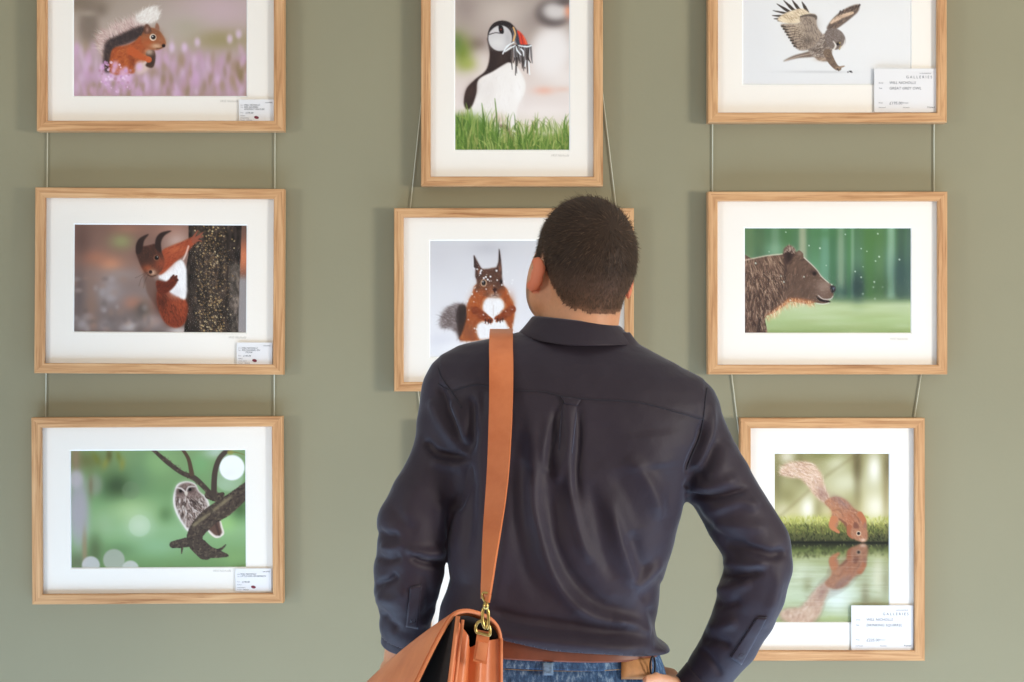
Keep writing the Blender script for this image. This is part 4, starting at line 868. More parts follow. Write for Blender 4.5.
# ---- drapery: ridges (+) and valleys (-) on the back, drawn as lines: points px, height mm, half width px
FOLDS = [
    # box pleat and what falls from it
    ([(557, 408), (555, 432), (550, 458), (547, 478)], -5, 5), ([(579, 406), (578, 440), (576, 470), (578, 500)], -4, 4.5), ([(569, 402), (567, 440), (561, 468), (556, 484)], 2.5, 5),
    ([(548, 420), (544, 452), (549, 478)], 2.5, 4), ([(574, 420), (571, 446), (570, 478), (574, 512), (584, 548), (594, 562)], 4, 5.5),
    ([(532, 420), (534, 468), (534, 504), (543, 542), (554, 574), (569, 598), (590, 615), (624, 626)], 7, 7.5),
    ([(549, 470), (552, 504), (556, 545), (574, 580), (604, 606), (640, 612)], -5, 9), ([(520, 430), (519, 480), (520, 530), (530, 575), (548, 602)], -3.5, 9),
    ([(590, 480), (598, 520), (606, 556), (616, 580)], -3.5, 8), ([(610, 500), (619, 540), (628, 568), (634, 588)], 4.5, 6), ([(634, 588), (645, 580), (664, 560)], 3.5, 5), ([(640, 600), (654, 590), (664, 580)], -3, 6), ([(632, 530), (640, 560), (650, 570)], -3, 7),
    ([(626, 456), (642, 474), (654, 496), (662, 520)], 4, 8), ([(612, 470), (630, 500), (640, 530)], -1.5, 8), ([(670, 470), (672, 500), (668, 530)], -2, 8), ([(510, 480), (506, 530), (500, 580), (494, 612)], 2.5, 8),
    # roll of cloth above the hem
    ([(490, 606), (508, 617), (549, 624), (607, 631), (650, 628)], -6, 6.5), ([(484, 622), (505, 634), (563, 643), (622, 648), (656, 644)], 5, 7), ([(612, 618), (636, 627), (652, 632)], 4, 6), ([(650, 606), (656, 622), (664, 640)], -3, 5),
    # left armhole: creases meeting in front of the strap
    ([(438, 384), (450, 412), (468, 456)], -4.5, 4), ([(424, 440), (438, 454), (468, 459)], -7, 4), ([(471, 396), (473, 424), (468, 456)], -5.5, 5), ([(484, 390), (480, 424), (472, 452)], -2.5, 4),
    ([(432, 398), (440, 420), (462, 450)], 4, 6), ([(452, 400), (460, 420), (467, 446)], 4.5, 6), ([(478, 404), (480, 440), (482, 480), (482, 540)], 3.5, 6), ([(469, 462), (464, 486), (454, 512)], -7, 5), ([(474, 470), (470, 510), (466, 560)], -3, 6), ([(430, 460), (446, 464), (462, 466)], 3, 6),
    # left sleeve
    ([(392, 506), (404, 524), (418, 532)], -2.5, 7), ([(376, 530), (386, 536), (400, 536)], -4, 4), ([(405, 548), (426, 553), (446, 552)], 4.5, 5), ([(410, 556), (426, 563), (446, 564)], -5, 4), ([(376, 556), (388, 560), (402, 556)], -3.5, 4), ([(380, 545), (392, 548), (406, 542)], 2.5, 4),
    ([(376, 585), (388, 582), (398, 574)], -4.5, 4), ([(376, 596), (392, 600), (408, 590)], 3.5, 7), ([(380, 612), (390, 622), (400, 630)], -3.5, 4), ([(424, 572), (430, 600), (426, 625)], -3, 6), ([(438, 500), (440, 524), (442, 545)], 3, 6), ([(418, 480), (410, 500), (405, 520)], 2, 10),
    # right shoulder and sleeve
    ([(703, 420), (700, 438), (691, 458), (686, 476)], -4, 3.5), ([(712, 400), (711, 430), (702, 456), (690, 474)], 3.5, 4.5), ([(697, 466), (690, 482), (686, 490)], -4, 4), ([(730, 440), (722, 462), (708, 480)], 3, 9), ([(716, 440), (708, 462), (698, 480)], -2.5, 5),
    ([(684, 494), (705, 497), (731, 494), (748, 488)], -4.5, 3), ([(690, 486), (712, 487), (738, 478)], 3.5, 6), ([(690, 505), (700, 520), (712, 530)], -3.5, 6), ([(708, 513), (738, 502), (760, 508)], 3.5, 6), ([(706, 528), (728, 541), (748, 544)], -3, 5), ([(712, 524), (740, 526), (768, 528)], 2.5, 7),
    ([(724, 545), (747, 549), (773, 555), (784, 550)], -6.5, 4.5), ([(722, 562), (744, 564), (768, 563)], 4, 6), ([(720, 575), (742, 576), (764, 570)], -4, 4), ([(714, 590), (732, 588), (752, 582)], 3.5, 6), ([(715, 604), (728, 604), (742, 600)], -3.5, 4.5), ([(706, 628), (722, 626), (738, 620)], 3, 6), ([(702, 640), (716, 640), (732, 646)], -3, 4), ([(780, 572), (773, 604), (762, 628)], 3, 6), ([(772, 500), (784, 530), (790, 556)], 2, 8), ([(700, 648), (712, 660), (722, 676)], -2.5, 3.5),
    # shoulder blades and spine
    ([(545, 430), (530, 470)], 1.5, 24), ([(650, 430), (655, 470)], 2.5, 26), ([(600, 420), (604, 470)], -1.5, 18),
]
YOKE = [(438, 383), (452, 390), (464, 386.5), (480, 384), (514, 389.5), (543, 391), (562, 395.5), (582, 398), (637, 401.5), (672, 410), (703, 419)]
def seg_dist(px, py, pts):
    pts = catmull(pts, False, 4); best = np.full(len(px), 1e9); tt = np.zeros(len(px)); n = len(pts)-1
    for i in range(n):
        ax, ay = pts[i]; bx, by = pts[i+1]-pts[i]; L = bx*bx+by*by+1e-9
        t = np.clip(((px-ax)*bx+(py-ay)*by)/L, 0, 1); d = np.hypot(px-ax-t*bx, py-ay-t*by)
        m = d < best; best[m] = d[m]; tt[m] = (i+t[m])/n
    return best, tt
def drape(V, Q, folds=FOLDS):
    N = normals(V, Q); px, py = to_px(V); face = np.clip((-N[:, 1]+.32)/.6, 0, 1); face = face*face*(3-2*face)
    H = np.zeros(len(V))
    for pts, amp, w in folds:
        A = np.array(pts); m = np.where((px > A[:, 0].min()-3*w) & (px < A[:, 0].max()+3*w) & (py > A[:, 1].min()-3*w) & (py < A[:, 1].max()+3*w))[0]
        if not len(m): continue
        d, t = seg_dist(px[m], py[m], pts)
        taper = np.clip(np.minimum(t, 1-t)/.25+.15, 0, 1)
        H[m] += amp*.001*np.exp(-(d/w)**2)*taper
    # the yoke is a second layer of cloth
    yy = np.interp(px, [p[0] for p in YOKE], [p[1] for p in YOKE]); on = np.clip((yy-py)/1.2+.5, 0, 1)*(px > 440)*(px < 704)
    H += .0006*on-.0004*np.exp(-((py-yy-1.5)/2.2)**2)*(px > 440)*(px < 704)
    wr = sum(np.sin(px*a+py*b+c)*d for a, b, c, d in ((.11, .05, 0, .5), (.05, .19, 2, .35), (-.13, .16, 1, .4), (.23, -.09, 4, .25), (.31, .27, 3, .15)))
    return V+N*((np.clip(H*1.85, -.0085, .013)+wr*.0006)*face)[:, None], N

# ---- the shirt
F_ = Field((-.29, -1.0, .93), (.53, -.60, 1.60), .0032)
x, y, z = [a.astype(np.float32) for a in F_.ax]; x, y, z = x[:, None, None], y[None, :, None], z[None, None, :]
T_ = d_torso(x, y, z)
for A in (ARML, ARMR):
    a = arm_pts(A)
    for (p, r), (q, s) in zip(a[:-1], a[1:]): F_.cone(p, q, r, s, .004)
kz = np.interp(z, [px_z(560), px_z(500), px_z(400)], [.006, .016, .04]).astype(np.float32)
F_.f = smin(T_.astype(np.float32), F_.f, kz)
F_.f = np.maximum(F_.f, z-px_z(331))
V, Q = nets(F_); V = relax(V, Q, 3, .5)
del T_, F_
wristL, wristR = arm_pts(ARML)[-1][0], arm_pts(ARMR)[-1][0]
def cut(V, Q, test):
    c = V[Q].mean(1); return compact(V, Q[~test(c)])
HEM = [(430, 632, -.80), (500, 639.5, -.895), (550, 651.5, -.91), (611, 656, -.905), (653, 654, -.83), (672, 647, -.80)]
def hem_z(xx): return np.interp(xx, [px_x(a, c) for a, b, c in HEM], [px_z(b, c) for a, b, c in HEM])
aL = (wristL-arm_pts(ARML)[-3][0]).normalized(); aR = (wristR-arm_pts(ARMR)[-3][0]).normalized()
mid = lambda c: (c[:, 0] > px_x(436)) & (c[:, 0] < px_x(672))
def below(c):
    t = (c[:, 2] < hem_z(c[:, 0])) & mid(c)
    t |= ((c-np.array(wristL)) @ np.array(aL) > -.010) & (c[:, 0] < px_x(436)); t |= ((c-np.array(wristR)) @ np.array(aR) > -.010) & (c[:, 0] > px_x(672))
    return t | (c[:, 2] > px_z(332.5))
V, Q = cut(V, Q, below)
# tidy the hem edge
hz = hem_z(V[:, 0]); m = (np.abs(V[:, 2]-hz) < .0042) & mid(V); V[m, 2] = hz[m]
V, N = drape(V, Q)
# shirt tail that sticks out at the right hip
d = np.hypot((V[:, 0]-px_x(657)), (V[:, 2]-px_z(648))*1.3); k = np.exp(-(d/.013)**2)*(V[:, 0] > px_x(630)); V[:, 0] += .019*k; V[:, 1] -= .008*k
person_origin = (px_x(555), Y0, 0)
SHIRT_V, SHIRT_Q = V, Q
bvh = BVHTree.FromPolygons([tuple(v) for v in V], [tuple(q) for q in Q.tolist()])
CAMP = Vector((0, -DIST, ZC))
def hit(px, py, off=0., tree=None):
    d = Vector(((px-512)/FPX, 1, -(py-341)/FPX)).normalized()
    h, n, i, t = (tree or bvh).ray_cast(CAMP, d)
    if h is None: return None, None
    if n.dot(d) > 0: n = -n
    return h+n*off, n
def ribbon(pts, w, off, th, n=40, tree=None, ws=None):
    """a band of cloth or thread laid on the surface along a drawn line"""
    C = catmull(pts, False, 6); C = C[np.unique(np.linspace(0, len(C)-1, n).astype(int))]
    H = [hit(a, b, off, tree) for a, b in C]; H = [h for h in H if h[0] is not None]
    G = []
    for i, (p, nn) in enumerate(H):
        t = (H[min(i+1, len(H)-1)][0]-H[max(i-1, 0)][0]).normalized(); s = t.cross(nn).normalized()
        ww = (w if ws is None else np.interp(i/(len(H)-1), np.linspace(0, 1, len(ws)), ws))/2
        G.append([p-s*ww, p+s*ww])
    mb = MB(); mb.grid(G, th); return mb
def patch(c, nx, ny, off, th, tree=None):
    """a piece of cloth on the surface; c = its four corners, top-left, top-right, bottom-right, bottom-left"""
    G = []
    for i in range(nx):
        u = i/(nx-1); row = []
        for j in range(ny):
            v = j/(ny-1)
            a = [(1-v)*((1-u)*c[0][k]+u*c[1][k])+v*((1-u)*c[3][k]+u*c[2][k]) for k in (0, 1)]
            p, n = hit(a[0], a[1], off(u, v) if callable(off) else off, tree)
            if p is None: p, n = row[-1] if row else G[-1][j], None
            row.append(p)
        G.append(row)
    return MB().grid(G, th)

# ---- the body under the clothes: one surface
HO = Vector((px_x(584, -.765), -.765, px_z(253, -.765)))      # middle of the skull
HR = Matrix.Rotation(math.radians(24), 3, 'Z') @ Matrix.Rotation(math.radians(3), 3, 'Y') @ Matrix.Rotation(math.radians(10), 3, 'X')
def hl(u, v, w): return HO+HR @ Vector((u, v, w))
B_ = Field((-.34, -1.0, 0.0), (.5, -.5, 1.82), .0042)
x, y, z = [a.astype(np.float32) for a in B_.ax]; x, y, z = x[:, None, None], y[None, :, None], z[None, None, :]
TB = TOR.copy(); TB[:, 1] += 8; TB[:, 2] -= 8; TB[:, 3] -= .016; lo_ = TB[:, 0] > 600; TB[lo_, 1] += 10; TB[lo_, 2] -= 8; TB[lo_, 3] -= .026
LEG = lambda r: ([(P(503, 690, Y0), .088*r), (P(500, 800, Y0), .084*r), (P(500, 960, -.79), .060*r), (P(498, 1060, -.78), .055*r), (P(496, 1205, -.765), .040*r)], [(P(604, 690, Y0), .088*r), (P(608, 800, Y0), .084*r), (P(612, 960, -.79), .060*r), (P(616, 1060, -.78), .055*r), (P(620, 1205, -.765), .040*r)])
sl = slice(int((px_z(700)-0)/.0042), int((px_z(336))/.0042))
B_.f[:, :, sl] = d_torso(x, y, z[:, :, sl], 0., TB)
for A in (ARML, ARMR):
    a = arm_pts(A)
    for i, ((p, r), (q, s)) in enumerate(zip(a[:-1], a[1:])):
        f = lambda i: np.interp(i, [0, 4, 6, len(A)-1], [.80, .66, .62, .76])
        B_.cone(p, q, min(r*f(i), .050), min(s*f(i+1), .050), .012)
for lg in LEG(.86):
    for (p, r), (q, s) in zip(lg[:-1], lg[1:]): B_.cone(p, q, r, s, .02)
for sx, fx in ((496, -.03), (620, .03)):                      # feet
    a = P(sx, 1205, -.765); B_.cone(a, (a.x, a.y-.03, .04), .034, .036, .02); B_.cone((a.x, a.y-.03, .04), (a.x+fx, a.y+.16, .032), .036, .028, .02)
# neck and head
B_.cone(P(577, 350, -.775), hl(0, -.030, -.085), .064, .061, .02); B_.cone(P(575, 345, -.765), hl(0, .02, -.08), .056, .055, .02)
E3 = HR
B_.ell(hl(0, -.008, 0), (.0745, .096, .091), .01, E3); B_.ell(hl(0, -.035, -.02), (.070, .068, .072), .02, E3)
B_.ell(hl(0, .034, -.045), (.072, .066, .085), .02, E3)
for s in (-1, 1):
    B_.cone(hl(s*.060, .012, -.082), hl(s*.012, .076, -.115), .024, .018, .025); B_.ell(hl(s*.050, .030, -.065), (.028, .044, .050), .02, E3)
    B_.cone(hl(s*.034, .088, .004), hl(s*.012, .094, .002), .010, .010, .012); B_.ell(hl(s*.032, .101, -.018), (.014, .012, .010), .01, E3, sub=True); B_.ell(hl(s*.032, .084, -.018), (.012, .012, .012), .003, E3)
    Re = HR @ Matrix.Rotation(math.radians(-s*33), 3, 'Z') @ Matrix.Rotation(math.radians(6), 3, 'X')
    B_.ell(hl(s*.0905, -.009, -.042), (.0068, .0185, .0325), .006, Re); B_.ell(hl(s*.079, .004, -.046), (.012, .012, .022), .008, Re); B_.ell(hl(s*.0995, .001, -.040), (.006, .010, .019), .004, Re, sub=True)
B_.ell(hl(0, .086, -.112), (.020, .016, .016), .02, E3)
B_.cone(hl(0, .097, -.012), hl(0, .114, -.052), .008, .012, .012)
for s in (-1, 1): B_.ell(hl(s*.011, .106, -.055), (.008, .010, .007), .006, E3)
B_.cone(hl(-.018, .094, -.080), hl(.018, .094, -.080), .006, .006, .008); B_.cone(hl(-.015, .093, -.090), hl(.015, .093, -.090), .007, .007, .005)
# hands
def hand(root, palm, fingers, thumb):
    B_.cone(root, palm[0], .024, .021, .012)
    for a, b in zip(palm[:-1], palm[1:]): B_.cone(a, b, .019, .018, .012)
    for chain in fingers+[thumb]:
        rr = np.linspace(.0098, .0074, len(chain))
        for i in range(len(chain)-1): B_.cone(chain[i], chain[i+1], rr[i], rr[i+1], .004)
wl = wristL; wr = wristR
def off(p, *d): return Vector(p)+Vector(d)
# left hand: hangs behind the bag's flap, fingers lightly curled
k0 = off(wl, -.016, .012, -.062)
hand(wl, [off(wl, -.008, .004, -.025), off(k0, -.004, -.022, 0), off(k0, -.004, .024, .004), off(wl, -.006, .02, -.03)],
     [[off(k0, 0, q, -.002+abs(q)*-.1), off(k0, -.008, q*1.05, -.034-l), off(k0, .004, q*1.05, -.058-l*1.6), off(k0, .018, q, -.072-l*1.8)] for q, l in ((-.027, -.006), (-.009, .002), (.010, .004), (.028, -.002))],
     [off(wl, -.010, .026, -.026), off(wl, -.020, .052, -.050), off(wl, -.012, .062, -.078)])
# right hand: heel on the hip, fingers round to the front, thumb at the back
h0 = P(671, 689, -.760)
hand(wr, [off(wr, -.012, .0, -.004), h0, off(h0, -.012, .038, -.006), off(h0, .0, .034, .012)],
     [[off(h0, -.014, .040, q), off(h0, -.030, .074+l, q*1.1-.004), off(h0, -.052, .094+l, q*1.1-.010), off(h0, -.074, .104+l, q*1.1-.014)] for q, l in ((.024, 0), (.006, .006), (-.012, .004), (-.030, -.006))],
     [off(h0, .004, -.006, .012), P(666, 680, -.815), P(656, 677.5, -.87), P(646, 680, -.897)])
V, Q = nets(B_); V = relax(V, Q, 2, .5); del B_
L_ = (V-np.array(HO)) @ np.array(HR)          # head coordinates
u, v, w = L_.T
tone = np.array([.66, .335, .195]); C = np.tile(tone, (len(V), 1))
rs = RS(3); C *= (1+rs.normal(0, .02, (len(V), 1)))
head = V[:, 2] > px_z(345)
ear = head & (np.abs(u) > .0775) & (v < .012) & (w < -.008) & (w > -.074); C[ear] = np.array([.74, .22, .115])
hairline = np.interp(v, [-.12, -.085, -.060, -.045, -.030, -.012, .004, .014, .028, .045, .060, .080], [-.096, -.095, -.090, -.078, -.062, -.034, -.012, -.040, -.045, .008, .040, .050])
hd = np.clip((w-hairline+.0012*np.sin(u*260)+.001*np.sin(v*410))/.026, 0, 1)*head*(~ear)
beard = head & (v > .012) & (w < -.040) & (w > -.17) & (np.abs(u) < .12)
bd = beard*np.clip((np.interp(v, [.01, .05, .09, .11], [-.040, -.064, -.070, -.066])-w)/.022, 0, 1)*np.clip((v-.012)/.012, 0, 1)*np.clip((w+.135)/.03, 0, 1)
C = C*(1-.62*bd[:, None])+np.array([.10, .06, .045])*(.62*bd[:, None])
lips = head & (np.abs(u) < .02) & (v > .09) & (w < -.076) & (w > -.097); C[lips] = (.45, .17, .13)
eye = head & ((np.abs(np.abs(u)-.032)) < .011) & (v > .088) & (np.abs(w+.018) < .007); C[eye] = (.75, .72, .68); C[eye & (np.abs(np.abs(u)-.032) < .005)] = (.05, .03, .02)
C = C*(1-hd[:, None]*.75)+np.array([.045, .028, .020])*(hd[:, None]*.75)
person = obj('person', V, Q, M['skin'], origin=person_origin); add_col(person, C)
tag(person, 'man seen from behind in a dark shirt and jeans, hand on hip, facing the frames', 'person')

# ---- hair: a close cap and short strands running from the crown
Nn = normals(V, Q)
thick = hd*np.interp(w, [-.08, -.05, -.02, .03, .07], [.0012, .0026, .0045, .008, .0085])*np.interp(v, [-.1, .06, .085], [1, 1, .9])*np.interp(np.abs(u)-.25*np.maximum(w, 0), [.045, .07], [1, .62])
fq = Q[(hd[Q] > .12).all(1)]
hv, hq, ht, hn, hw_ = compact(V, fq, thick, Nn, np.stack([hd, w, v, u], 1))
HC = np.tile(np.array([.042, .026, .018]), (len(hv), 1))
fade = np.clip(1-hw_[:, 0], 0, 1)[:, None]; low = np.clip((-.015-hw_[:, 1])/.06, 0, .75)[:, None]
fd = np.maximum(np.clip(fade*1.25-.2, 0, 1)**.8, low*.55); HC = HC*(1-fd)+np.array([.26, .13, .078])*fd
capv = hv+hn*(ht*.72)[:, None]
cap = obj('hair', capv, hq, M['hair'], person); capn = len(capv)
crown = np.array(hl(.006, -.078, .050)); cn = np.array(HR @ Vector((0, -.6, .8)))
rs = RS(8); fc = rs.randint(0, len(hq), 15000); bw = rs.dirichlet((1, 1, 1, 1), len(fc))
p0 = (hv[hq[fc]]*bw[..., None]).sum(1); n0 = (hn[hq[fc]]*bw[..., None]).sum(1); t0 = (ht[hq[fc]]*bw).sum(1); i0 = (hw_[hq[fc]]*bw[..., None]).sum(1)
keep = rs.rand(len(fc)) < np.clip(i0[:, 0]*1.3, .1, 1); p0, n0, t0, i0 = p0[keep], n0[keep], t0[keep], i0[keep]
fl = p0-crown; r0 = np.linalg.norm(fl, axis=1, keepdims=True); fl = fl/(r0+1e-6)
sw = np.cross(n0, fl)*np.clip(.05-r0, 0, .05)*14                         # the whorl
down = np.array(HR @ Vector((0, .35, -1.)))
fl = fl+sw+down*np.clip((.02-i0[:, 1:2])/.06, 0, 1)*1.2; fl -= n0*(fl*n0).sum(1, keepdims=True); fl /= np.linalg.norm(fl, axis=1, keepdims=True)+1e-6
fl += rs.normal(0, .22, fl.shape); ln = (t0*1.5+.0035)[:, None]*rs.uniform(.75, 1.25, (len(p0), 1))
lift = np.clip(.95-ln/.03, .45, .9)
a = p0+n0*(t0*.35)[:, None]; b = a+(n0*lift*.55+fl*.62)*ln*.55; c = b+(n0*lift*.28+fl*.9)*ln*.6
sd = np.cross(fl, n0); sd /= np.linalg.norm(sd, axis=1, keepdims=True)+1e-6; wd = .00042
SV = np.stack([a-sd*wd, a+sd*wd, b-sd*wd*.8, b+sd*wd*.8, c-sd*wd*.12, c+sd*wd*.12], 1).reshape(-1, 3)
i6 = np.arange(len(p0))[:, None]*6
SQ = np.concatenate([i6+np.array([[0, 1, 3, 2]]), i6+np.array([[2, 3, 5, 4]])])
sc = np.array([.050, .031, .021])*rs.uniform(.45, 1.9, (len(p0), 1)); sc = np.where(rs.rand(len(p0), 1) < .10, sc*2.0, sc)
low = np.clip((-.012-i0[:, 1:2])/.07, 0, .5); sc = sc*(1-low)+np.array([.15, .09, .06])*low*rs.uniform(.5, 1.3, (len(p0), 1))
allV = np.concatenate([capv, SV]); bpy.data.objects.remove(cap)
cap = obj('hair', allV, np.concatenate([hq, SQ+capn]), M['hair'], person); add_col(cap, np.concatenate([HC, np.repeat(sc, 6, 0)]))

# ---- shirt as an object, then its details
shirt = obj('shirt', SHIRT_V, SHIRT_Q, M['shirt'], person)
md = shirt.modifiers.new('thickness', 'SOLIDIFY'); md.thickness = .0014; md.offset = -1
# collar: stand and fold
cx, cy = px_x(577, -.80), -.772
G = []
for i in range(61):
    th = math.radians(-160+320*i/60); row = []
    back = math.cos(th); sx = math.sin(th)
    def pt(a, b, zz): return (cx+a*sx, cy-b*back*(1 if back > 0 else 1.05), zz)
    tx = 321.5+sx*5.0; side = min(1, max(0, 1-back))
    zt = px_z(tx, -.83)-(0 if back > 0 else .022*-back)
    zb = px_z(345.2-(12.5 if sx < 0 else .5)*min(1, abs(sx))**2.2, -.86)-(0 if back > 0 else .030*-back)
    wob = .0012*math.sin(th*5+.6)
    row = [pt(.068, .062, zb+.004), pt(.0700, .0645, zt-.006), pt(.0715, .066, zt-.001), pt(.0735, .068, zt+.0006), pt(.0765, .071, zt-.002), pt(.0835+wob, .0765+wob, zt*.62+zb*.38), pt(.0915+wob, .0835+wob, zt*.28+zb*.72), pt(.098+wob, .0895+wob, zb+.001), pt(.0985+wob, .0905+wob, zb), pt(.0965, .0885, zb+.0006)]
    G.append(row)
mb = MB().grid(G, .0012); mb.build('collar', M['shirt'], shirt)
ribbon([(p[0], p[1]+.6) for p in YOKE], .0016, .0005, .0006, 60).build('yoke_seam', M['seam'], shirt)
ribbon([(707, 388), (705, 402), (703, 419), (700, 436), (692, 455), (686, 470)], .0020, .0006, .0006, 40).build('armhole_seam', M['seam'], shirt)
ribbon([(438, 367), (441, 376), (446, 384), (452, 392), (462, 408)], .0018, .0006, .0006, 40).build('armhole_seam', M['seam'], shirt)
mb = patch([(561, 397), (581, 400), (577, 406), (565, 404.5)], 8, 5, .0022, .0018); mb.build('locker_loop', M['shirt'], shirt)
patch([(563, 403), (576.5, 405), (571, 470), (557, 466)], 8, 26, lambda u, v: .0022*(1-v)**.7-.0022*v, .0008).build('box_pleat', M['shirt'], shirt)
# cuffs with buttons
def cuff(w0, ax, r, ln, squash, btn):
    ax = Vector(ax).normalized(); up = Vector((0, -1, 0)); up = (up-ax*up.dot(ax)).normalized(); sd = ax.cross(up)
    G = []
    for i in range(40):
        t = 2*math.pi*i/40; row = []
        for d, q in ((-.004, .93), (.0, 1.0), (ln*.5, 1.0), (ln*.96, .985), (ln, .97), (ln*.985, .93)):
            rr = r*q*(1+.03*math.sin(3*t+d*40)); row.append(w0+ax*d+sd*math.cos(t)*rr+up*math.sin(t)*rr*squash)
        G.append(row)
    c = MB().grid(G, .0012, close_u=True).build('cuff', M['shirt'], shirt)
    for px_, py_ in btn: button(px_, py_, c)
    return c
def button(px_, py_, parent, tree=None):
    h, n = hit(px_, py_, .0008, tree)
    if h is None: return
    t = n.to_track_quat('Z', 'Y').to_matrix(); V = []; Fc = []; n_ = 14
    for rr, zz in ((0, .0012), (.003, .0013), (.0046, .0022), (.0054, .0014), (.0052, 0)):
        for k in range(n_): V.append(h+t @ Vector((rr*math.cos(k*2*math.pi/n_), rr*math.sin(k*2*math.pi/n_), zz)))
    for i in range(4):
        for k in range(n_): Fc.append((i*n_+k, i*n_+(k+1) % n_, (i+1)*n_+(k+1) % n_, (i+1)*n_+k))
    return V, Fc
def add_button(px_, py_, tree=None):
    r = button(px_, py_, None, tree)
    if r: obj('button', r[0], r[1], M['button'], shirt)
cl = cuff(wristL-aL*.022, aL, .0345, .030, 1.0, ()); cr = cuff(wristR-aR*.022, aR, .0385, .060, 1.0, ())
patch([(410, 587), (421, 584), (417.5, 628), (406, 626)], 7, 20, .0012, .0016).build('sleeve_placket', M['shirt'], shirt)
patch([(757, 617), (767, 617), (741, 664), (730, 657)], 7, 20, .0012, .0016).build('sleeve_placket', M['shirt'], shirt)
def tree_of(o):
    mw = o.parent.matrix_world if False else None
    off_ = Vector(person_origin); return BVHTree.FromPolygons([v.co+off_ for v in o.data.vertices], [tuple(p.vertices) for p in o.data.polygons])
add_button(413, 620); add_button(407, 645, tree_of(cl)); add_button(741, 655); add_button(700, 676, tree_of(cr))

# ---- jeans, belt and shoes
def denim():
    m, nt, b = new_mat('blue_denim'); L = nt.links.new
    tc = nd(nt, 'ShaderNodeTexCoord'); mp = nd(nt, 'ShaderNodeMapping'); mp.inputs['Scale'].default_value = (120, 120, 40); L(tc.outputs['Object'], mp.inputs['Vector'])
    n = nd(nt, 'ShaderNodeTexNoise', Scale=1.2, Detail=7., Roughness=.7); L(mp.outputs['Vector'], n.inputs['Vector'])
    r = nd(nt, 'ShaderNodeValToRGB'); e = r.color_ramp.elements; e[0].position = .34; e[0].color = rgb(28, 50, 82); e[1].position = .7; e[1].color = rgb(150, 176, 200); q = e.new(.52); q.color = rgb(62, 96, 136)
    L(n.outputs['Fac'], r.inputs['Fac']); L(r.outputs['Color'], b.inputs['Base Color']); b.inputs['Roughness'].default_value = .85
    n2 = nd(nt, 'ShaderNodeTexNoise', Scale=260., Detail=3.); L(tc.outputs['Object'], n2.inputs['Vector']); bp = nd(nt, 'ShaderNodeBump', Strength=.5, Distance=.001); L(n2.outputs['Fac'], bp.inputs['Height']); L(bp.outputs['Normal'], b.inputs['Normal'])
    return m
M['denim'] = denim()
JT = np.array([(640, 455, 649, .104, -.776), (655, 453, 651, .106, -.776), (680, 449, 656, .116, -.778), (720, 446, 662, .122, -.78), (770, 447, 661, .112, -.78), (800, 456, 652, .09, -.78)], float)
J_ = Field((-.20, -.95, .06), (.34, -.60, 1.05), .006)
x, y, z = [a.astype(np.float32) for a in J_.ax]; x, y, z = x[:, None, None], y[None, :, None], z[None, None, :]
J_.f = np.maximum(d_torso(x, y, z, 0., JT), px_z(800)-z).astype(np.float32)
for lg in LEG(1.12):
    for (p, r), (q, s) in zip(lg[:-1], lg[1:]): J_.cone(p, q, r, max(s, .062), .04)
V, Q = nets(J_); V = relax(V, Q, 2); V, Q = cut(V, Q, lambda c: (c[:, 2] > px_z(650)) | (c[:, 2] < .085)); del J_
jeans = obj('jeans', V, Q, M['denim'], person); md = jeans.modifiers.new('thickness', 'SOLIDIFY'); md.thickness = .0018; md.offset = 1
jt = BVHTree.FromPolygons([tuple(v) for v in V], [tuple(q) for q in Q.tolist()])
M['belt'] = plain('brown_belt_leather', rgb(122, 66, 44), .45, noise=.15, nscale=40.)
M['patch'] = plain('tan_leather_patch', rgb(176, 122, 72), .6, noise=.2, nscale=50.); M['thread'] = plain('ochre_thread', rgb(150, 124, 84), .8)
def waist(py, off, tab=JT, n=2.5, N=96):
    xl, xr, b, c = torso_rows(py, tab); a = (px_x(xr)-px_x(xl))/2+off; b = b+off; X = (px_x(xl)+px_x(xr))/2; out = []
    for i in range(N):
        t = 2*math.pi*i/N; cc, s = math.cos(t), math.sin(t)
        out.append((X+a*math.copysign(abs(s)**(2/n), s), c-b*math.copysign(abs(cc)**(2/n), cc)))
    return out
def band(py0, py1, off, th):
    G = [[], [], [], []]
    A, Bq = waist(py0, off), waist(py1, off)
    rows = []
    for i in range(96):
        dz = lambda yv: px_z(py0 if 0 else py0) 
        z0, z1 = px_z(py0, -.885), px_z(py1, -.885)
        tilt = -(A[i][0]-px_x(550))*.035
        rows.append([(Bq[i][0], Bq[i][1], z1+tilt), (Bq[i][0]*.999, Bq[i][1], z1*.9+z0*.1+tilt), (A[i][0], A[i][1], z0*.9+z1*.1+tilt), (A[i][0], A[i][1], z0+tilt)])
    return MB().grid(rows[::-1], th, close_u=True)
band(641, 660.5, .0075, .0035).build('belt', M['belt'], person)
wb = band(659.5, 669, .0035, .002).build('waistband', M['denim'], jeans)
wt = BVHTree.FromPolygons([v.co+Vector(person_origin) for v in wb.data.vertices], [tuple(p.vertices) for p in wb.data.polygons])
def wpoint(pxx, pyy, o):
    h, n = hit(pxx, pyy, o, jt); return h, n
def strap_on_belt(x0, x1, y0, y1, o, th, name, mat, parent):
    G = []
    for i in range(6):
        q = x0+(x1-x0)*i/5; row = []
        for j in range(10):
            py = y1+(y0-y1)*j/9; h, n = hit(q, min(max(py, 660), 676), o, jt)
            hz = h.z+(min(max(py, 660), 676)-py)*(-.885+DIST)/FPX
            row.append((h.x, h.y-.0012*math.sin(math.pi*j/9)*2, hz))
        G.append(row)
    return MB().grid(G, th).build(name, mat, parent)
M['denim_pale'] = plain('faded_denim', rgb(112, 136, 160), .9, noise=.4, nscale=160.)
strap_on_belt(542.5, 553, 650, 676, .0145, .003, 'belt_loop', M['denim_pale'], jeans)
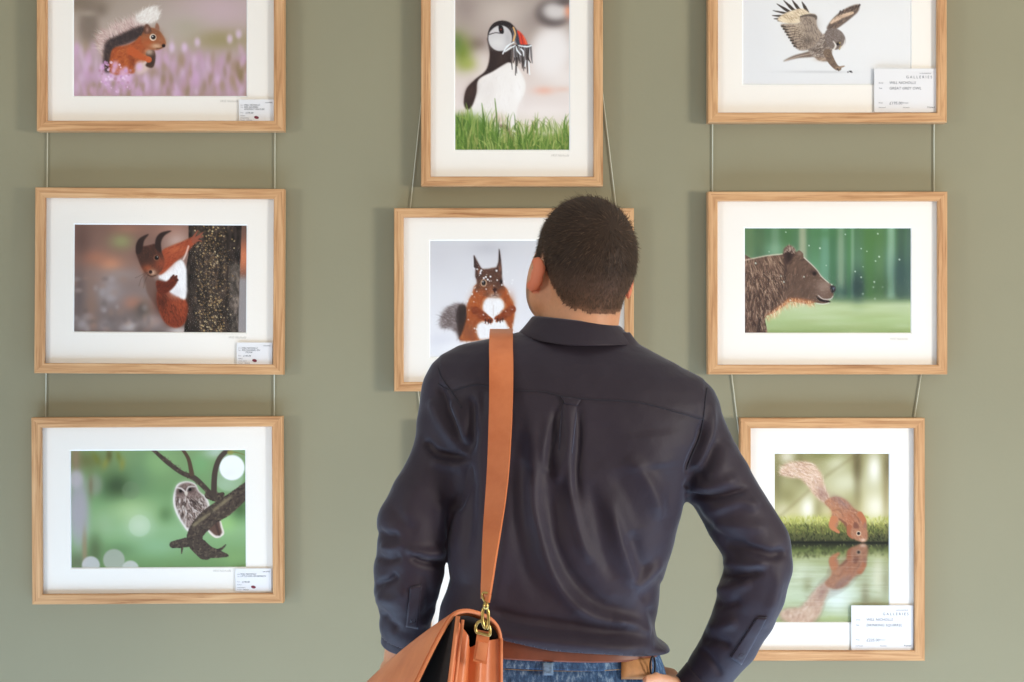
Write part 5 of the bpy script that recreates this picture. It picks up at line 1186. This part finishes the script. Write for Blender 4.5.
strap_on_belt(450, 458, 649, 676, .0135, .003, 'belt_loop', M['denim'], jeans)
strap_on_belt(620, 648.5, 659, 680, .0070, .002, 'leather_patch', M['patch'], jeans)
ribbon([(505, 669.5), (545, 671), (600, 671), (650, 668)], .0012, .0050, .0006, 40, jt).build('stitching', M['thread'], jeans)
M['shoe'] = plain('brown_shoe_leather', rgb(84, 54, 36), .4); M['sole'] = plain('dark_sole', rgb(40, 34, 30), .8)
for sx, fx in ((496, -.03), (620, .03)):
    a = P(sx, 1205, -.765); S_ = Field((a.x-.12, a.y-.14, -.01), (a.x+.12, a.y+.27, .16), .005)
    S_.cone((a.x, a.y, .125), (a.x, a.y-.028, .058), .050, .050, .02); S_.cone((a.x, a.y-.03, .055), (a.x+fx, a.y+.17, .045), .047, .043, .03)
    zz = S_.ax[2][None, None, :]; S_.f = np.maximum(np.maximum(S_.f, .020-zz), zz-.135).astype(np.float32)
    V, Q = nets(S_); V = relax(V, Q, 2); sh = obj('shoe', V, Q, M['shoe'], person)
    S_ = Field((a.x-.12, a.y-.14, -.01), (a.x+.12, a.y+.27, .16), .004)
    S_.cone((a.x, a.y-.03, .030), (a.x+fx, a.y+.17, .030), .052, .048, .03); zz = S_.ax[2][None, None, :]; S_.f = np.maximum(np.maximum(S_.f, .001-zz), zz-.021).astype(np.float32)
    V, Q = nets(S_); V = relax(V, Q, 1); obj('sole', V, Q, M['sole'], sh)
# ================================================================= the shoulder bag on his left hip
def leather(name, c, dark, rough=.42):
    m, nt, b = new_mat(name); L = nt.links.new
    tc = nd(nt, 'ShaderNodeTexCoord'); n = nd(nt, 'ShaderNodeTexNoise', Scale=14., Detail=5., Roughness=.6); L(tc.outputs['Object'], n.inputs['Vector'])
    r = nd(nt, 'ShaderNodeValToRGB'); r.color_ramp.elements[0].position = .32; r.color_ramp.elements[1].position = .68; r.color_ramp.elements[0].color = dark; r.color_ramp.elements[1].color = c
    L(n.outputs['Fac'], r.inputs['Fac']); L(r.outputs['Color'], b.inputs['Base Color']); b.inputs['Roughness'].default_value = rough; b.inputs['Specular IOR Level'].default_value = .45
    n2 = nd(nt, 'ShaderNodeTexVoronoi', Scale=420.); L(tc.outputs['Object'], n2.inputs['Vector']); bp = nd(nt, 'ShaderNodeBump', Strength=.12, Distance=.0006); L(n2.outputs['Distance'], bp.inputs['Height']); L(bp.outputs['Normal'], b.inputs['Normal'])
    return m
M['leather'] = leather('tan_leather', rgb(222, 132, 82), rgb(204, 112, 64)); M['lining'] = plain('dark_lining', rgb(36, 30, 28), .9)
M['edge'] = leather('leather_edge', rgb(228, 142, 94), rgb(206, 116, 70), .5); M['brass'] = plain('brass', rgb(196, 170, 104), .28, metal=1.); M['stitch'] = plain('tan_thread', rgb(150, 74, 40), .8)
bO = P(500, 636, -1.06); bA = Vector((-.150, .250, -.155)); bW = Vector((-.85, -.527, 0)); bD = Vector((0, -.20, -.98))
bag = thing('shoulder_bag', tuple(bO+bW*.06+bA*.5+bD*.28), 'tan leather satchel hanging by its wide strap at the man\'s left hip', 'bag')
prof = [(500, 650, -1.060), (500, 638, -1.060), (497, 627, -1.061), (489, 618.5, -1.066), (476, 613, -1.076), (464, 611.5, -1.084), (453, 616, -1.092), (441, 634, -1.100), (429, 657, -1.108), (416, 684, -1.116), (402, 713, -1.122), (392, 738, -1.126)]
NP = [P(*p) for p in prof]
C0 = catmull(np.array([tuple(p) for p in NP]), False, 4)
def flap(off, nu=14):
    G = []
    for p in C0:
        row = []
        for j in range(nu):
            t = j/(nu-1); q = Vector(p)+bA*t; q.z += .006*math.sin(math.pi*t); row.append(q)
        G.append(row)
    return G
MB().grid(flap(0), .0042).build('flap', M['leather'], bag, angle=50)
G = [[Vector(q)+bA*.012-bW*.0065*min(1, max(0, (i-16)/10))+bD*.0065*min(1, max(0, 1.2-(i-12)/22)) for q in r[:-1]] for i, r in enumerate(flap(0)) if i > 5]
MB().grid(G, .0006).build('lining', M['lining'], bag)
ed = MB().tube([Vector(p)-bA*.003 for p in C0], .0028, 8); ed.build('flap_piping', M['edge'], bag)
# body: back panel, front panel, end gussets, floor
bot = lambda w, t: bO+bW*w+bA*t+bD*.275
ft = P(457.5, 616.5, -1.098)
def quad(a, b, c, d, n=10, m=10, bulge=0., dirv=None):
    G = []
    for i in range(n):
        u = i/(n-1); row = []
        for j in range(m):
            v = j/(m-1); p = (a*(1-u)+b*u)*(1-v)+(d*(1-u)+c*u)*v
            if bulge: p = p+dirv*bulge*math.sin(math.pi*u)*math.sin(math.pi*min(1, v*.9+.05))
            row.append(p)
        G.append(row)
    return G
bk = bO+Vector((.001, 0, -.004))
MB().grid(quad(bk, bk+bA, bot(0, 1), bot(0, 0)), .004).build('back_panel', M['leather'], bag, angle=50)
fb = bot(.118, 0)
MB().grid(quad(ft+bA, ft, fb, fb+bA, bulge=.010, dirv=bW), .004).build('front_panel', M['lining'], bag, angle=50)
pp = [ft*(1-t)+fb*t for t in np.linspace(0, 1, 12)]
MB().tube([p-bA*.004 for p in pp], .0035, 8).build('front_piping', M['edge'], bag)
MB().tube([p-bA*.004-bW*.0085+bD*.006 for p in pp], .0026, 8).build('front_piping', M['edge'], bag)
MB().tube([bk+bD*t-bA*.003 for t in np.linspace(0, .275, 10)], .0030, 8).build('back_piping', M['edge'], bag)
MB().grid(quad(bot(0, 0), bot(0, 1), bot(.118, 1), bot(.118, 0)), .004).build('base_panel', M['leather'], bag)
def gusset(t, s):
    # W-folded end: two bellows meeting at a line under the tab
    tops = [(0, .000), (.018, .010), (.040, .030), (.052, .044), (.066, .034), (.080, .010), (.092, -.006)]
    G = []
    a0 = bk+bA*t; a1 = ft+bA*t; b0 = bot(0, t); b1 = bot(.118, t); n = len(tops)
    for i, (w, dz) in enumerate(tops):
        u = w/.092; ins = [0, .010, .006, .022, .004, .008, 0][i]; row = []
        for j in range(14):
            v = j/13; top = a0*(1-u)+a1*u+bD*max(dz, 0)*.55; bt = b0*(1-u)+b1*u
            row.append(top*(1-v)+bt*v+bA.normalized()*ins*s*(1-.3*v))
        G.append(row)
    C = np.array([[tuple(p) for p in r] for r in G]); C = np.stack([catmull(C[:, j], False, 3) for j in range(C.shape[1])], 1)
    return [[Vector(p) for p in r] for r in C]
MB().grid(gusset(.0, 1), .003).build('end_gusset', M['leather'], bag, angle=60)
MB().grid(gusset(1., -1), .003).build('end_gusset', M['leather'], bag, angle=60)
# tab, ring and swivel clasp at the near end
YT = -1.118
def tabq(o, c): return [P(x, y, YT-o) for x, y in c]
tl, tr, br, bl = tabq(0, [(477.5, 630), (490, 632.5), (486.5, 664.5), (473, 661)])
G = quad(tl, tr, br, bl, 8, 12); MB().grid(G[::-1], .004).build('tab', M['leather'], bag, angle=50)
a, b, c, d = tabq(.003, [(478.5, 641.5), (488.5, 643.5), (485.5, 661.5), (475.5, 658.5)])
MB().grid(quad(a, b, c, d, 6, 8, .0015, Vector((0, -1, 0)))[::-1], .003).build('tab_patch', M['edge'], bag, angle=50)
loop = [P(481+6.6*math.cos(t), 627+8.5*math.sin(t), YT-.004+.004*math.sin(t)) for t in np.linspace(0, 2*math.pi, 24, endpoint=False)]
loop = [P(x, y, YT-.004) for x, y in ((476.5, 632), (475.8, 626.5), (478.5, 622), (483, 621), (487.5, 623.5), (490, 629), (489.5, 635), (485, 634.5), (480, 633.2))]
MB().tube([Vector(p) for p in catmull(np.array([tuple(p) for p in loop]), True, 4)], .0024, 10, closed=True).build('ring', M['brass'], bag)
hook = [P(x, y, YT-.008) for x, y in ((486.5, 628), (484.5, 627), (482.8, 622), (482.5, 614), (483.5, 609), (486, 607.5), (488, 611), (488.5, 618), (488, 625), (486.8, 628.5))]
MB().tube([Vector(p) for p in catmull(np.array([tuple(p) for p in hook]), True, 4)], .0026, 10, closed=True).build('clasp', M['brass'], bag)
MB().tube([P(485.8, 609, YT-.008), P(486, 605.5, YT-.008), P(486.2, 602, YT-.007)], [.0042, .0050, .0036], 12).build('swivel', M['brass'], bag)
dl = [P(x, y, YT-.005) for x, y in ((483, 598), (486.5, 602.5), (489.5, 599), (489.5, 594), (483, 593))]
MB().tube([Vector(p) for p in catmull(np.array([tuple(p) for p in dl]), True, 4)], .0020, 8, closed=True).build('strap_loop', M['brass'], bag)
# strap: from the clasp up the back, over the shoulder, down the chest to the far end
sp = [(486.3, 601, 7.5), (487.2, 590, 9.5), (488.6, 575, 11.5), (490.2, 556, 14), (493, 528, 17.5), (496, 500, 20), (498.5, 470, 21.5), (500.2, 435, 22.5), (501.3, 400, 23.2), (501.4, 370, 24), (501, 350, 24.3)]
C1 = catmull(np.array(sp, float), False, 5); path = []
WS = .0395
for i, (qx, qy, wpx) in enumerate(C1):
    h, n = hit(qx, qy, 0)
    t = np.clip((qy-440)/(601-440), 0, 1); yl = -.905*(1-t)+(YT-.005)*t
    y_ = min(yl, h.y-.006) if h is not None and qy > 430 else (h.y-.005 if h is not None else yl)
    if qy <= 440: y_ = min(y_, h.y-.005)
    p = P(qx, qy, y_); wr = wpx*(y_+DIST)/FPX; c = min(1, wr/WS); path.append((p, Vector((c, -math.sqrt(max(0, 1-c*c)), 0))))
# over the shoulder and down the front (out of the camera's sight)
xs = path[-1][0].x
for yy in np.linspace(path[-1][0].y+.012, -.70, 12):
    h = bvh.ray_cast(Vector((xs, yy, 2.)), Vector((0, 0, -1)))[0]
    if h is not None: path.append((h+Vector((0, max(0, yy+.76)*.12, .0042+max(0, yy+.79)*.14)), Vector((1, 0, 0))))
zt_ = path[-1][0].z
for k, zz in enumerate(np.linspace(zt_-.02, 1.06, 14)):
    x_ = xs-.052*(k/13)**1.2; h = bvh.ray_cast(Vector((x_, 0, zz)), Vector((0, -1, 0)))[0]
    if h is not None: path.append((Vector((x_, h.y+.020, zz)), Vector((1, 0, 0))))
path.append((Vector((-.105, -.632, 1.02)), Vector((.9, .3, 0)))); path.append((Vector((-.140, -.66, .985)), Vector((.6, .8, 0)))); path.append((Vector((-.160, -.73, .965)), Vector((.35, .9, 0)))); path.append((bk+bA+Vector((.005, .005, .02)), Vector((.3, .95, 0))))
# ease the depth so that the strap hangs straight
yv = np.array([p[0].y for p in path]); zv = np.array([p[0].z for p in path]); nb = len(C1)
for _ in range(30):
    e = yv.copy(); e[1:nb-1] = np.minimum(yv[1:nb-1], (yv[:nb-2]+yv[2:nb])/2); yv = e
G, SL, SR = [], [], []
for i, ((p, w_), y_) in enumerate(zip(path, yv)):
    if i < nb: k = (y_+DIST)/(p.y+DIST); p = Vector((p.x*k, y_, ZC+(p.z-ZC)*k))
    nrm = None; w_ = w_.normalized()
    G.append([p+w_*(WS/2)*q for q in (-1, -.9, -.5, 0, .5, .9, 1)])
so = MB().grid(G, .0034).build('strap', M['leather'], bag, angle=50)
for q in (-.82, .82):
    L_ = [r[3]+(r[6]-r[3])*q+Vector((0, -.0004, .0002)) for r in G[:nb+4]]
    m = MB().tube(L_, .00055, 5); m.build('stitching', M['stitch'], so)
MB().tube([bk+bA+Vector((.005+.008*math.cos(t), .005+.008*math.sin(t), .012)) for t in np.linspace(0, 6.28, 14, endpoint=False)], .002, 8, closed=True).build('ring', M['brass'], bag)

# clip on the belt by the right hip
M['black_metal'] = plain('black_metal', rgb(30, 30, 34), .3, metal=.6, spec=.6)
h, n = hit(647, 662, 0, jt)
kc = Vector((px_x(652, -.86), -.868, 0)); zk = lambda py: px_z(py, -.868)
kk = thing('key_clip', (kc.x, kc.y, zk(676)), 'small dark metal key clip hanging from the belt at the right hip', 'key clip')
MB().tube([Vector((kc.x+.0042*math.cos(t)*1.0, kc.y-.006*math.sin(t*.5), zk(665.5)+.0155*math.sin(t))) for t in np.linspace(0, 2*math.pi, 20, endpoint=False)], .0016, 8, closed=True).build('clip_body', M['black_metal'], kk)
MB().tube([Vector((kc.x, kc.y-.002, zk(674))), Vector((kc.x+.001, kc.y-.004, zk(680))), Vector((kc.x-.002, kc.y-.004, zk(688)))], .0032, 8).build('key_fob', M['black_metal'], kk)
# ================================================================= camera and light
cam = bpy.data.objects.new('camera', bpy.data.cameras.new('camera')); COL.objects.link(cam)
cam.location = (0, -DIST, ZC); cam.rotation_euler = (math.pi/2, 0, 0); cam.data.sensor_width = 36.; cam.data.lens = 36.*FPX/1024.; cam.data.clip_start = .05
SC.camera = cam
def area(name, loc, target, sx, sy, power, col):
    l = bpy.data.lights.new(name, 'AREA'); l.shape = 'RECTANGLE'; l.size = sx; l.size_y = sy; l.energy = power; l.color = col
    o = bpy.data.objects.new(name, l); COL.objects.link(o); o.location = loc
    o.rotation_euler = (Vector(target)-Vector(loc)).to_track_quat('-Z', 'Z').to_euler()
    return o
for a in LIGHTS: area(*a)
w = bpy.data.worlds.new('World'); SC.world = w; w.use_nodes = True
bg = w.node_tree.nodes['Background']; bg.inputs['Color'].default_value = WORLD[0]; bg.inputs['Strength'].default_value = WORLD[1]
SC.view_settings.view_transform = 'Standard'; SC.view_settings.look = 'None'; SC.view_settings.gamma = 1.; SC.view_settings.use_curve_mapping = False
SC.view_settings.exposure = 0.
